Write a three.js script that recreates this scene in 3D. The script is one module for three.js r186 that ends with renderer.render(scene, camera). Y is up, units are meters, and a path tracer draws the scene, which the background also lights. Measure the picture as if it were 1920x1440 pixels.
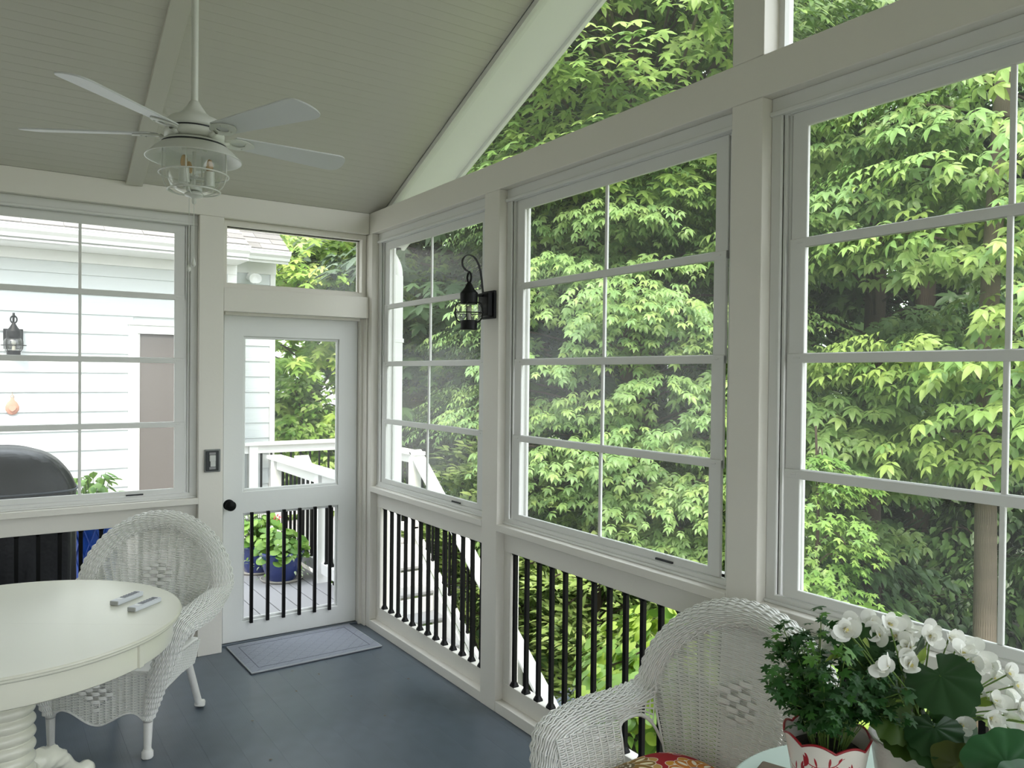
import * as THREE from 'three';
import { RoundedBoxGeometry } from 'three/addons/geometries/RoundedBoxGeometry.js';
import { mergeGeometries, mergeVertices, toCreasedNormals } from 'three/addons/utils/BufferGeometryUtils.js';
import { ImprovedNoise } from 'three/addons/math/ImprovedNoise.js';

// ───────────────────────── camera, sky, sun, exposure ─────────────────────────
const scene = new THREE.Scene();
const camera = new THREE.PerspectiveCamera(2 * Math.atan(720 / 1463) * 180 / Math.PI, 4 / 3, 0.05, 300);
camera.position.set(4.8166, 1.68, 2.1101);
{
  const right = new THREE.Vector3(0.56035, 0.01019, -0.8282).normalize();
  const fwd = new THREE.Vector3(-0.82812, -0.01156, -0.56043).normalize();
  const up = new THREE.Vector3().crossVectors(right, fwd).normalize();
  camera.quaternion.setFromRotationMatrix(new THREE.Matrix4().makeBasis(right, up, fwd.clone().negate()));
}
const renderer = new THREE.WebGLRenderer({ antialias: true });
renderer.toneMapping = THREE.LinearToneMapping;
renderer.toneMappingExposure = 1.85;
renderer.shadowMap.enabled = true;

{ // bright hazy overcast sky, the same all round
  const W = 64, H = 32, d = new Float32Array(W * H * 4);
  for (let y = 0; y < H; y++) {
    const el = ((y + 0.5) / H - 0.5) * Math.PI, s = Math.max(0, Math.sin(el));
    const k = el > 0 ? 1.9 + 1.1 * s : 0.5;
    for (let x = 0; x < W; x++) d.set([k * (0.97 - 0.05 * s), k * 1.0, k * (1.02 + 0.06 * s), 1], (y * W + x) * 4);
  }
  const sky = new THREE.DataTexture(d, W, H, THREE.RGBAFormat, THREE.FloatType);
  sky.mapping = THREE.EquirectangularReflectionMapping; sky.magFilter = THREE.LinearFilter; sky.needsUpdate = true;
  scene.background = sky; scene.environment = sky;
}
const sun = new THREE.DirectionalLight(0xfff4e2, 3.6);   // hazy sun, high behind the camera
sun.position.set(15, 27, 7); sun.target.position.set(-1, 0, -3);
sun.castShadow = true; sun.shadow.radius = 30; sun.shadow.mapSize.set(2048, 2048);
Object.assign(sun.shadow.camera, { left: -22, right: 22, top: 22, bottom: -22, near: 1, far: 80 });
scene.add(sun, sun.target);

// ───────────────────────── helpers ─────────────────────────
let seed = 7;
const rnd = () => { seed = (seed + 0x6d2b79f5) | 0; let t = Math.imul(seed ^ (seed >>> 15), 1 | seed); t = (t + Math.imul(t ^ (t >>> 7), 61 | t)) ^ t; return ((t ^ (t >>> 14)) >>> 0) / 4294967296; };
const rr = (a, b) => a + (b - a) * rnd();
const V = (x, y, z) => new THREE.Vector3(x, y, z);
const PI = Math.PI, noise = new ImprovedNoise();
const used = {};
function numbered(name) { used[name] = (used[name] ?? -1) + 1; return used[name] ? name + '_' + String(used[name]).padStart(3, '0') : name; }
function tag(o, label, category, group, kind) {
  if (label) o.userData.label = label;
  if (category) o.userData.category = category;
  if (group) o.userData.group = group;
  if (kind) o.userData.kind = kind;
  return o;
}
function thing(name, label, category, pos = [0, 0, 0], turn = 0, group, kind) {
  const o = new THREE.Group(); o.name = numbered(name); o.position.set(...pos); o.rotation.y = turn;
  scene.add(o); return tag(o, label, category, group, kind);
}
function part(name, geo, mat, parent) {            // geometry in the parent's own axes
  const g = Array.isArray(geo) ? merge(geo) : geo;
  const m = new THREE.Mesh(g, mat); m.name = name; m.castShadow = m.receiveShadow = true; parent.add(m); return m;
}
function merge(list) {
  const plain = list.map((g) => { const h = g.index ? g.toNonIndexed() : g; for (const k of Object.keys(h.attributes)) if (!['position', 'normal', 'uv'].includes(k)) h.deleteAttribute(k); if (!h.attributes.uv) h.setAttribute('uv', new THREE.BufferAttribute(new Float32Array(h.attributes.position.count * 2), 2)); return h; });
  return mergeGeometries(plain);
}
function boxUV(g) {                                  // uv in metres from the dominant axis
  const h = g.index ? g.toNonIndexed() : g, p = h.attributes.position, n = h.attributes.normal, uv = new Float32Array(p.count * 2);
  for (let i = 0; i < p.count; i++) {
    const ax = Math.abs(n.getX(i)), ay = Math.abs(n.getY(i)), az = Math.abs(n.getZ(i));
    if (ay >= ax && ay >= az) uv.set([p.getX(i), p.getZ(i)], i * 2); else if (ax >= az) uv.set([p.getZ(i), p.getY(i)], i * 2); else uv.set([p.getX(i), p.getY(i)], i * 2);
  }
  h.setAttribute('uv', new THREE.BufferAttribute(uv, 2)); return h;
}
function bx(x0, x1, y0, y1, z0, z1, r = 0.003) {     // bevelled bar between two corners
  const w = x1 - x0, h = y1 - y0, d = z1 - z0, q = Math.min(r, w * 0.3, h * 0.3, d * 0.3);
  const g = q > 0.0004 ? new RoundedBoxGeometry(w, h, d, 1, q) : new THREE.BoxGeometry(w, h, d);
  g.translate((x0 + x1) / 2, (y0 + y1) / 2, (z0 + z1) / 2); return boxUV(g);
}
const plainBox = (x0, x1, y0, y1, z0, z1) => bx(x0, x1, y0, y1, z0, z1, 0);
const cyl = (r0, r1, h, n = 16, open = false) => new THREE.CylinderGeometry(r1, r0, h, n, 1, open).translate(0, h / 2, 0);
const lathe = (pts, n = 40) => new THREE.LatheGeometry(pts.map(([r, y]) => new THREE.Vector2(r, y)), n);
function rod(a, b, r0, r1 = r0, n = 10) {
  const d = b.clone().sub(a), g = new THREE.CylinderGeometry(r1, r0, d.length(), n);
  g.translate(0, d.length() / 2, 0); g.applyQuaternion(new THREE.Quaternion().setFromUnitVectors(V(0, 1, 0), d.normalize())); return g.translate(a.x, a.y, a.z);
}
const tube = (pts, r, seg = 24, n = 8, closed = false) => new THREE.TubeGeometry(new THREE.CatmullRomCurve3(pts, closed), seg, r, n, closed);
function ringShape(w, h, holes) {                    // frame with rectangular holes [x0,x1,y0,y1]
  const s = new THREE.Shape([[0, 0], [w, 0], [w, h], [0, h]].map(([a, b]) => new THREE.Vector2(a, b)));
  for (const [a, b, c, d] of holes) s.holes.push(new THREE.Path([[a, c], [a, d], [b, d], [b, c]].map(([p, q]) => new THREE.Vector2(p, q))));
  return s;
}
const slab = (shape, t, bevel = 0.002) => boxUV(new THREE.ExtrudeGeometry(shape, { depth: t - 2 * bevel, bevelEnabled: bevel > 0, bevelThickness: bevel, bevelSize: bevel, bevelOffset: -bevel, bevelSegments: 1, curveSegments: 16 }).translate(0, 0, bevel));

// ───────────────────────── textures and materials ─────────────────────────
function dataTex(w, h, f, color = false) {
  const d = new Uint8Array(w * h * 4);
  for (let y = 0; y < h; y++) for (let x = 0; x < w; x++) { const c = f(x / w, y / h); d.set(c.length ? [c[0] * 255, c[1] * 255, c[2] * 255, 255] : [c * 255, c * 255, c * 255, 255], (y * w + x) * 4); }
  const t = new THREE.DataTexture(d, w, h); t.wrapS = t.wrapT = THREE.RepeatWrapping; t.magFilter = THREE.LinearFilter; t.minFilter = THREE.LinearMipmapLinearFilter; t.generateMipmaps = true;
  if (color) t.colorSpace = THREE.SRGBColorSpace; t.needsUpdate = true; return t;
}
const rep = (t, x, y = x) => { const c = t.clone(); c.repeat.set(x, y); c.needsUpdate = true; return c; };
const per = (u, v, fu, fv, s) => {                   // tileable noise
  const n = (a, b) => noise.noise(a * fu, b * fv, s);
  return (n(u, v) * (1 - u) * (1 - v) + n(u - 1, v) * u * (1 - v) + n(u, v - 1) * (1 - u) * v + n(u - 1, v - 1) * u * v);
};
const clamp01 = (x) => Math.min(1, Math.max(0, x));
const T = {
  paint: dataTex(128, 128, (u, v) => clamp01(0.5 + 0.35 * per(u, v, 9, 9, 1) + 0.25 * per(u, v, 30, 30, 2))),
  grain: dataTex(256, 128, (u, v) => clamp01(0.5 + 0.4 * per(u, v, 4, 40, 3) + 0.25 * per(u, v, 10, 90, 4))),
  floorTone: dataTex(256, 256, (u, v) => { const n = 0.93 + 0.10 * per(u, v, 4, 4, 5) + 0.07 * per(u, v, 16, 16, 6); return [clamp01(n * 0.97), clamp01(n), clamp01(n)]; }, true),
  bark: dataTex(128, 256, (u, v) => clamp01(0.5 + 0.45 * per(u, v, 14, 5, 7) + 0.3 * per(u, v, 34, 16, 8))),
  mat: dataTex(256, 256, (u, v) => { const a = (u * 4 + v * 4) % 1, b = (u * 4 - v * 4 + 8) % 1; const l = Math.min(Math.abs(a - 0.5), Math.abs(b - 0.5)) < 0.06 ? 0.15 : 0.7; return clamp01(l + 0.3 * per(u, v, 50, 50, 9)); }),
};
const std = (c, rough = 0.6, o = {}) => new THREE.MeshStandardMaterial({ color: c, roughness: rough, ...o });
const phys = (c, rough = 0.5, o = {}) => new THREE.MeshPhysicalMaterial({ color: c, roughness: rough, ...o });
const lin = (r, g, b) => new THREE.Color().setRGB(r, g, b);
const M = {
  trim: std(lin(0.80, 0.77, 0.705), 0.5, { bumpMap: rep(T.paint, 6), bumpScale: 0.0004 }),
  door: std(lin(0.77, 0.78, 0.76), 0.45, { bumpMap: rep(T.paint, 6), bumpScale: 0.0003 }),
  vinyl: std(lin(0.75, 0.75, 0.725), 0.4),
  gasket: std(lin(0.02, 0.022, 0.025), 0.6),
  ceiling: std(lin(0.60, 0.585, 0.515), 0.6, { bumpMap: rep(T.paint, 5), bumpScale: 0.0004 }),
  floor: phys(lin(0.125, 0.145, 0.18), 0.36, { map: rep(T.floorTone, 0.7), bumpMap: rep(T.grain, 1, 6), bumpScale: 0.0003 }),
  deck: std(lin(0.33, 0.325, 0.335), 0.65, { bumpMap: rep(T.grain, 1, 6), bumpScale: 0.0008 }),
  outWhite: std(lin(0.82, 0.82, 0.8), 0.55),
  siding: std(lin(0.66, 0.69, 0.69), 0.6, { bumpMap: rep(T.grain, 0.8, 3), bumpScale: 0.0012 }),
  shingle: [0.17, 0.195, 0.22].map((k) => std(lin(k, k * 0.94, k * 0.9), 0.9, { bumpMap: rep(T.paint, 5), bumpScale: 0.003 })),
  black: phys(lin(0.003, 0.0031, 0.0033), 0.55, { specularIntensity: 0.35 }),
  iron: phys(lin(0.004, 0.0045, 0.005), 0.5, { specularIntensity: 0.5 }),
  glass: phys(lin(0.93, 0.95, 0.945), 0.155, { transmission: 1, thickness: 0, ior: 1.5 }),
  jar: phys(lin(0.96, 0.97, 0.96), 0.02, { transmission: 1, thickness: 0, ior: 1.5 }),
  globe: phys(lin(0.95, 0.96, 0.95), 0.2, { transmission: 1, thickness: 0, ior: 1.7 }),
  fan: std(lin(0.70, 0.71, 0.66), 0.35),
  blade: std(lin(0.68, 0.69, 0.69), 0.4),
  amber: phys(lin(0.8, 0.62, 0.38), 0.1, { transmission: 0.6, thickness: 0 }),
  wicker: std(lin(0.87, 0.865, 0.83), 0.45),
  wickerLeg: std(lin(0.80, 0.79, 0.75), 0.5, { bumpMap: rep(T.paint, 8), bumpScale: 0.0015 }),
  rust: std(lin(0.42, 0.36, 0.26), 0.8),
  cream: phys(lin(0.79, 0.78, 0.66), 0.28, { clearcoat: 0.4, clearcoatRoughness: 0.18 }),
  remote: std(lin(0.66, 0.68, 0.72), 0.35),
  key: std(lin(0.22, 0.23, 0.26), 0.5),
  mint: std(lin(0.55, 0.66, 0.60), 0.45, { bumpMap: rep(T.paint, 4), bumpScale: 0.001 }),
  oldWood: std(lin(0.15, 0.115, 0.08), 0.7, { bumpMap: rep(T.grain, 3, 8), bumpScale: 0.001 }),
  soil: std(lin(0.018, 0.013, 0.009), 1, { bumpMap: rep(T.paint, 8), bumpScale: 0.01 }),
  cover: phys(lin(0.012, 0.013, 0.018), 0.42, { sheen: 0.3, bumpMap: rep(T.paint, 2), bumpScale: 0.004 }),
  cobalt: phys(lin(0.012, 0.03, 0.16), 0.25, { clearcoat: 0.6, clearcoatRoughness: 0.1 }),
  brightBlue: phys(lin(0.02, 0.09, 0.48), 0.3, { clearcoat: 0.5 }),
  matGrey: std(lin(0.29, 0.31, 0.36), 0.95, { bumpMap: rep(T.mat, 3.0), bumpScale: 0.004 }),
  matEdge: std(lin(0.42, 0.44, 0.46), 0.9),
  doorBrown: std(lin(0.125, 0.112, 0.104), 0.7),
  ground: std(lin(0.085, 0.09, 0.05), 1, { bumpMap: rep(T.paint, 1), bumpScale: 0.05 }),
  fenceWood: [0.9, 1, 1.15].map((k) => std(lin(0.24 * k, 0.165 * k, 0.085 * k), 0.9, { bumpMap: rep(T.grain, 2, 6), bumpScale: 0.003 })),
  shedGrey: std(lin(0.15, 0.14, 0.16), 0.8),
  bark: std(lin(0.19, 0.14, 0.10), 0.95, { bumpMap: rep(T.bark, 3, 30), bumpScale: 0.03 }),
  barkPale: std(lin(0.29, 0.235, 0.175), 0.95, { bumpMap: rep(T.bark, 3, 30), bumpScale: 0.03 }),
  barkDark: std(lin(0.085, 0.06, 0.045), 0.95, { bumpMap: rep(T.bark, 3, 30), bumpScale: 0.03 }),
  stem: std(lin(0.12, 0.2, 0.04), 0.6),
};
// ───────────────────────── the porch: floor, walls, ceiling ─────────────────────────
const ROOM_X = 6.17, ROOM_Z = 4.1, BEAM0 = 2.6, BEAM1 = 2.737, PITCH = 0.43, RIDGE = 3.085, TH = 0.14;
const slopeY = (x) => BEAM1 + PITCH * (x <= RIDGE ? x : 2 * RIDGE - x);
const struct = (name, label, category) => thing(name, label, category, [0, 0, 0], 0, undefined, 'structure');

{ // painted tongue-and-groove floor, boards along x
  const f = struct('floor', 'grey-blue painted tongue-and-groove porch floor', 'floor');
  part('slab', plainBox(-0.14, ROOM_X + 0.14, -0.16, -0.022, -0.14, ROOM_Z), M.floor, f);
  const n = 30, w = (ROOM_Z + 0.1) / n, g = bx(-0.1, ROOM_X + 0.1, -0.022, 0, 0.0, w, 0.0007);
  for (let i = 0; i < n; i++) part('floor_board', g, M.floor, f).position.z = -0.1 + i * w;
}
{ // beadboard ceiling: two slopes, boards along z
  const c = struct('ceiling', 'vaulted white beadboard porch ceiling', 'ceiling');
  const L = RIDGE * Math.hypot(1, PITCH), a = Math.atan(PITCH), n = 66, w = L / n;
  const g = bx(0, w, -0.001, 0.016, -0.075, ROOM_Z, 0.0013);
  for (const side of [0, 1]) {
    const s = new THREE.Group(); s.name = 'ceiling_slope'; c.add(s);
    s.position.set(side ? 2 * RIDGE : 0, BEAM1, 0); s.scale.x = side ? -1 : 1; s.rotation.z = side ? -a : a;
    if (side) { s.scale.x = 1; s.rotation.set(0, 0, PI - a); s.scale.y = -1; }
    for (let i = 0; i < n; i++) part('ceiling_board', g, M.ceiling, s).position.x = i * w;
  }
  // roof deck above, run out to the overhangs
  for (const side of [0, 1]) {
    const sh = new THREE.Shape([[-0.30, -0.129], [RIDGE, PITCH * RIDGE], [RIDGE, PITCH * RIDGE + 0.16], [-0.30, 0.031]].map(([x, y]) => new THREE.Vector2(side ? 2 * RIDGE - x : x, y + BEAM1 + 0.017)));
    part('roof_deck', new THREE.ExtrudeGeometry(sh, { depth: ROOM_Z + 0.55, bevelEnabled: false }).translate(0, 0, -0.373), M.outWhite, c);
  }
}
{ // flat board up the slope that carries the fan, on the seam of the ceiling
  const t = struct('trim_1', 'flat white board running up the ceiling slope behind the fan', 'trim');
  const a = Math.atan(PITCH), L = RIDGE * Math.hypot(1, PITCH);
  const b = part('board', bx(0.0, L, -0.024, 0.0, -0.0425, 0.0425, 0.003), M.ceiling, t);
  b.position.set(0, BEAM1, 1.418); b.rotation.z = a;
}
{ // rake overhang outside the gable glass: soffit boards and fly rafter
  const t = struct('trim_2', 'white roof overhang outside the gable window', 'trim');
  for (const side of [0, 1]) {
    const g = new THREE.Group(); g.name = 'rake'; t.add(g);
    const a = Math.atan(PITCH);
    g.position.set(side ? 2 * RIDGE : 0, BEAM1 - 0.02, 0); g.rotation.set(0, 0, side ? PI - a : a); if (side) g.scale.y = -1;
    part('soffit', bx(-0.33, RIDGE * Math.hypot(1, PITCH), 0, 0.02, -0.375, -0.125), M.outWhite, g);
    part('fly_rafter', bx(-0.33, RIDGE * Math.hypot(1, PITCH), -0.022, 0.2, -0.40, -0.375), M.outWhite, g);
  }
}

const balusterShape = (h) => merge([bx(-0.0095, 0.0095, 0, h, -0.0095, 0.0095, 0.001), bx(-0.017, 0.017, 0, 0.009, -0.017, 0.017, 0.002),
  new THREE.CylinderGeometry(0.0135, 0.0225, 0.016, 4).rotateY(PI / 4).translate(0, 0.017, 0), new THREE.CylinderGeometry(0.0205, 0.0135, 0.012, 4).rotateY(PI / 4).translate(0, h - 0.006, 0)]);
const BAL = balusterShape(0.66);
// one bay between two posts, in wall axes: u along the wall, y up, inside towards +w
function bay(wall, u0, u1, put) {
  put('sill', bx(u0, u1, 0.902, 0.937, -0.13, 0.002, 0.003), M.trim);
  put('apron', bx(u0, u1, 0.80, 0.903, -0.10, -0.045), M.trim);
  put('bottom_rail', bx(u0, u1, 0, 0.142, -0.10, -0.045), M.trim);
  put('shoe', bx(u0, u1, 0, 0.055, -0.046, -0.001, 0.004), M.trim);
  put('stile', bx(u0, u0 + 0.055, 0.142, 0.80, -0.10, -0.046), M.trim);
  put('stile', bx(u1 - 0.055, u1, 0.142, 0.80, -0.10, -0.046), M.trim);
  const n = Math.round((u1 - u0 - 0.19) / 0.1), s = (u0 + u1) / 2 - n * 0.05;
  for (let i = 0; i <= n; i++) put('baluster', BAL, M.black, [s + 0.1 * i + 0.008, 0.141, -0.062]);
}
const R_POSTS = [[0, 0.045], [1.433, 1.573], [3.019, 3.148], [4.594, 4.734], [6.125, 6.17]];
{ // right (gable) wall, inside face at z = 0
  const w = struct('wall_right', 'white post-and-beam gable wall with balusters under the windows', 'wall');
  const put = (name, g, m, at) => { const o = part(name, g, m, w); if (at) o.position.set(...at); };
  put('beam', bx(-TH, ROOM_X + TH, BEAM0, BEAM1, -TH, 0, 0.004), M.trim);
  R_POSTS.forEach(([a, b], i) => put('post', bx(i ? a : -TH, i === 4 ? b + TH : b, 0, BEAM0, -TH, 0, 0.004), M.trim));
  put('king_post', bx(3.019, 3.148, BEAM1, slopeY(3.085) - 0.01, -TH, 0, 0.004), M.trim);
  for (let i = 0; i < 4; i++) bay(w, R_POSTS[i][1], R_POSTS[i + 1][0], put);
}
const L_POSTS = [[-0.0, 0.028], [0.928, 1.067], [2.283, 2.42], [3.96, 4.1]];
{ // left wall, inside face at x = 0; its own axes turned so that u = -z
  const w = struct('wall_left', 'white eave wall with the screen door and a window', 'wall');
  const g = new THREE.Group(); g.name = 'framing'; g.rotation.y = PI / 2; w.add(g);
  const put = (name, geo, m, at) => { const o = part(name, geo, m, g); if (at) o.position.set(...at); };
  put('beam', bx(-ROOM_Z, -0.001, BEAM0, BEAM1, -TH, 0, 0.004), M.trim);
  L_POSTS.forEach(([a, b], i) => i && put('post', bx(-b, -a, 0, BEAM0, -TH, 0, 0.004), M.trim));
  put('lintel', bx(-0.928, -0.001, 2.045, 2.185, -TH, 0.0, 0.003), M.trim);
  put('door_jamb', [bx(-0.03, -0.001, 0, 2.045, -TH, -0.066), bx(-0.012, -0.001, 0, 2.045, -0.067, -0.012), bx(-0.928, -0.905, 0, 2.045, -TH, -0.108), bx(-0.904, -0.031, 2.028, 2.046, -0.104, -0.066)], M.trim);
  put('threshold', bx(-0.928, -0.001, 0, 0.012, -0.17, -0.085), M.floor);
  bay(w, -2.283, -1.067, put); bay(w, -3.96, -2.42, put);
}
{ // walls behind the camera: the house side and the far eave wall
  const b = struct('wall_back', 'house wall behind the camera', 'wall');
  part('wall', plainBox(-0.14, ROOM_X + 0.14, 0, 4.25, ROOM_Z, ROOM_Z + 0.14), M.trim, b);
  const f = struct('wall_front', 'white eave wall opposite the screen door', 'wall');
  const g = new THREE.Group(); g.name = 'framing'; g.rotation.y = -PI / 2; g.position.x = ROOM_X; f.add(g);
  const put = (name, geo, m, at) => { const o = part(name, geo, m, g); if (at) o.position.set(...at); };
  put('beam', bx(0, ROOM_Z, BEAM0, BEAM1, -TH, 0, 0.004), M.trim);
  for (const [a, c] of [[0, 0.045], [1.36, 1.5], [2.72, 2.86], [3.96, 4.1]]) put('post', bx(a, c, 0, BEAM0, -TH, 0), M.trim);
  bay(f, 0.045, 1.36, put); bay(f, 1.5, 2.72, put); bay(f, 2.86, 3.96, put);
}

// ── four-track vinyl windows: sashes step inwards from the top one down
let windows = 0;
function makeWindow(label, L, pos, turn) {
  const t = thing('window_' + ++windows, label, 'window', pos, turn, undefined, 'structure');
  const Y0 = 0.937, Y1 = 2.60, ring = (a, top, bot, z0, z1) => slab(ringShape(L - 2 * a + 0.0, Y1 - Y0 - top + 0, [[0.011, L - 2 * a - 0.011, bot, Y1 - Y0 - top - 0.011]]), z1 - z0, 0.0015).translate(a, Y0, z0);
  part('flange', [slab(ringShape(L, Y1 - Y0, [[0.040, L - 0.040, 0.030, Y1 - Y0 - 0.05]]), 0.013, 0.003).translate(0, Y0, -0.058),
    bx(0.0, L, Y1 - 0.062, Y1 - 0.046, -0.058, -0.034, 0.004), bx(0.001, L - 0.001, Y0, Y0 + 0.012, -0.046, -0.036, 0.003)], M.vinyl, t);
  for (let k = 0; k < 3; k++) part('track', ring(0.040 + 0.012 * k, 0.052 + 0.004 * k, 0.031, -0.066 - 0.012 * k - 0.03, -0.058 - 0.012 * k), M.vinyl, t);
  part('outer_frame', slab(ringShape(L, Y1 - Y0, [[0.088, L - 0.088, 0.034, Y1 - Y0 - 0.085]]), 0.014, 0.002).translate(0, Y0, -0.13), M.vinyl, t);
  part('head_gasket', plainBox(0.07, L - 0.07, Y1 - 0.0645, Y1 - 0.058, -0.085, -0.075), M.gasket, t);
  const edges = [2.487, 2.115, 1.744, 1.372, 1.0], a = 0.079, W = L - 2 * a;
  for (let i = 0; i < 4; i++) {
    const y1 = edges[i], y0 = edges[i + 1], z = -0.080 + 0.0065 * i, lo = i === 3 ? y0 - 0.03 : y0 - 0.016, hi = i ? y1 + 0.014 : y1 + 0.05, sx = 0.045;
    const s = part('sash', [slab(ringShape(W + 0.024, hi - lo, [[sx + 0.012, W + 0.012 - sx, i === 3 ? 0.03 : 0.032, hi - lo - (i ? 0.03 : 0.05)]]), 0.014, 0.002).translate(a - 0.012, lo, z),
      ...(i < 3 ? [bx(a - 0.012, L - a + 0.012, y0 - 0.016, y0 + 0.014, z + 0.012, z + 0.021, 0.003), bx(a + 0.012, a + 0.036, y0 - 0.003, y0 + 0.003, z + 0.02, z + 0.024), bx(L - a - 0.036, L - a - 0.012, y0 - 0.003, y0 + 0.003, z + 0.02, z + 0.024)] : [])], M.vinyl, t);
    part('muntin', bx(L / 2 - 0.0075, L / 2 + 0.0075, y0 + 0.0, y1 + 0.0, z + 0.001, z + 0.013, 0.003), M.vinyl, s);
    for (const [p, q] of [[a + sx, L / 2 - 0.0075], [L / 2 + 0.0075, L - a - sx]]) part('pane', new THREE.PlaneGeometry(q - p + 0.004, y1 - y0 + 0.004).translate((p + q) / 2, (y0 + y1) / 2, z + 0.007), M.glass, s);
    if (i === 3) part('latch', [bx(L - a - 0.30, L - a - 0.21, Y0 + 0.036, Y0 + 0.044, -0.046, -0.038, 0.001)], M.gasket, s);
  }
  return t;
}
makeWindow('four-pane-high vinyl window between the corner and the lantern post', 1.388, [0.045, 0, 0], 0);
makeWindow('middle vinyl window of the gable wall, between the two full posts', 1.446, [1.573, 0, 0], 0);
makeWindow('vinyl window at the right edge, above the flowering plants', 1.446, [3.148, 0, 0], 0);
makeWindow('vinyl window of the gable wall past the camera', 1.391, [4.734, 0, 0], 0);
makeWindow('vinyl window beside the screen door, looking at the house', 1.216, [0, 0, 2.283], PI / 2);
makeWindow('vinyl window of the eave wall nearest the house', 1.54, [0, 0, 3.96], PI / 2);
makeWindow('first vinyl window of the opposite eave wall', 1.315, [ROOM_X, 0, 0.045], -PI / 2);
makeWindow('second vinyl window of the opposite eave wall', 1.22, [ROOM_X, 0, 1.5], -PI / 2);

{ // transom over the door
  const t = thing('window_' + ++windows, 'small transom window over the screen door', 'window', [0, 0, 0.928], PI / 2, undefined, 'structure');
  const w = 0.927, y0 = 2.185, h = 0.415;
  part('frame', [slab(ringShape(w, h, [[0.028, w - 0.032, 0.030, h - 0.034]]), 0.05, 0.003).translate(0, y0, -0.095), slab(ringShape(w - 0.04, h - 0.04, [[0.02, w - 0.064, 0.02, h - 0.064]]), 0.02, 0.002).translate(0.02, y0 + 0.02, -0.118)], M.trim, t);
  part('gasket', [plainBox(0.03, w - 0.03, y0 + h - 0.0405, y0 + h - 0.0365, -0.094, -0.09)], M.gasket, t);
  part('pane', new THREE.PlaneGeometry(w - 0.05, h - 0.05).translate(w / 2, y0 + h / 2, -0.1), M.glass, t);
}
for (const side of [0, 1]) { // gable windows either side of the king post
  const t = thing('window_' + ++windows, side ? 'gable window right of the king post' : 'triangular gable window left of the king post, full of maple leaves', 'window', [0, 0, 0], 0, undefined, 'structure');
  const mx = (x) => (side ? 2 * RIDGE - x : x), x1 = side ? 2 * RIDGE - 3.148 : 3.019, top = (x) => BEAM1 + PITCH * x - 0.0;
  const tri = (a, b, c) => [[0.0 + a * 2.2, BEAM1 + b], [x1 - c, BEAM1 + b], [x1 - c, top(x1 - c) - a * 1.09], [(b + a * 1.09) / PITCH, BEAM1 + b]];
  const outline = [[0.02, BEAM1], [x1, BEAM1], [x1, top(x1) - 0.004], [0.02, top(0.02) - 0.004]].map(([x, y]) => new THREE.Vector2(mx(x), y));
  const inner = (e) => [[(e + 0.022 + e * 0.09) / PITCH, BEAM1 + 0.022], [x1 - 0.022, BEAM1 + 0.022], [x1 - 0.022, top(x1 - 0.022) - e * 1.09]].map(([x, y]) => new THREE.Vector2(mx(x), y));
  const s = new THREE.Shape(outline); s.holes.push(new THREE.Path(inner(0.035)));
  part('frame', new THREE.ExtrudeGeometry(s, { depth: 0.045, bevelEnabled: false }).translate(0, 0, -0.122), M.vinyl, t);
  part('pane', new THREE.ShapeGeometry(new THREE.Shape(inner(0.03))).translate(0, 0, -0.1), M.glass, t);
}
{ // screen door: stile-and-rail leaf, glazed above, barred below
  const t = thing('door_1', 'white screen door with a glazed top and black bars below', 'door', [-0.108, 0.014, 0.90], PI / 2, undefined, 'structure');
  const W = 0.868, H = 2.026, up = [0.119, 0.738, 0.926, 1.888], lo = [0.119, 0.738, 0.12, 0.79];
  part('leaf', slab(ringShape(W, H, [up, lo]), 0.036, 0.003).translate(0, 0, -0.036), M.door, t);
  for (const [a, b, c, d] of [up, lo]) part('bead', slab(ringShape(b - a + 0.004, d - c + 0.004, [[0.016, b - a - 0.012, 0.018, d - c - 0.012]]), 0.018, 0.004).translate(a - 0.002, c - 0.002, -0.031), M.door, t);
  part('pane', new THREE.PlaneGeometry(up[1] - up[0], up[3] - up[2]).translate((up[0] + up[1]) / 2, (up[2] + up[3]) / 2, -0.022), M.glass, t);
  const bar = bx(-0.0095, 0.0095, 0.105, 0.795, -0.0095, 0.0095, 0.001);
  for (let i = 0; i < 6; i++) part('bar', bar, M.black, t).position.set(0.172 + 0.1016 * i, 0, 0.008);
  const k = part('door_knob', new THREE.LatheGeometry([[0.001, 0], [0.033, 0], [0.033, 0.004], [0.026, 0.008], [0.013, 0.012], [0.012, 0.03], [0.022, 0.036], [0.031, 0.047], [0.031, 0.056], [0.022, 0.067], [0.001, 0.071]].map(([r, y]) => new THREE.Vector2(r, y)), 32).rotateX(PI / 2), M.black, t);
  k.position.set(0.034, 0.852, 0);
}
{ // light switch on the door post
  const t = thing('light_switch', 'dark switch plate with a white rocker on the post beside the door', 'switch', [0.001, 1.155, 0.99], PI / 2);
  part('cover_box', new RoundedBoxGeometry(0.092, 0.135, 0.012, 2, 0.005).translate(0, 0, 0.006), phys(lin(0.5, 0.52, 0.52), 0.15, { transmission: 0.6, thickness: 0 }), t);
  part('plate', new RoundedBoxGeometry(0.074, 0.118, 0.012, 2, 0.004).translate(-0.002, 0, 0.012), std(lin(0.03, 0.035, 0.036), 0.4), t);
  for (const y of [0.036, -0.05]) part('yoke', bx(-0.02, 0.016, y, y + 0.014, 0.017, 0.02), std(lin(0.3, 0.3, 0.3), 0.4, { metalness: 0.5 }), t);
  part('rocker', [bx(-0.019, 0.015, -0.002, 0.034, 0.017, 0.025, 0.002), bx(-0.014, 0.015, -0.034, -0.002, 0.017, 0.022, 0.002)], std(lin(0.62, 0.63, 0.6), 0.4), t);
}
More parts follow.
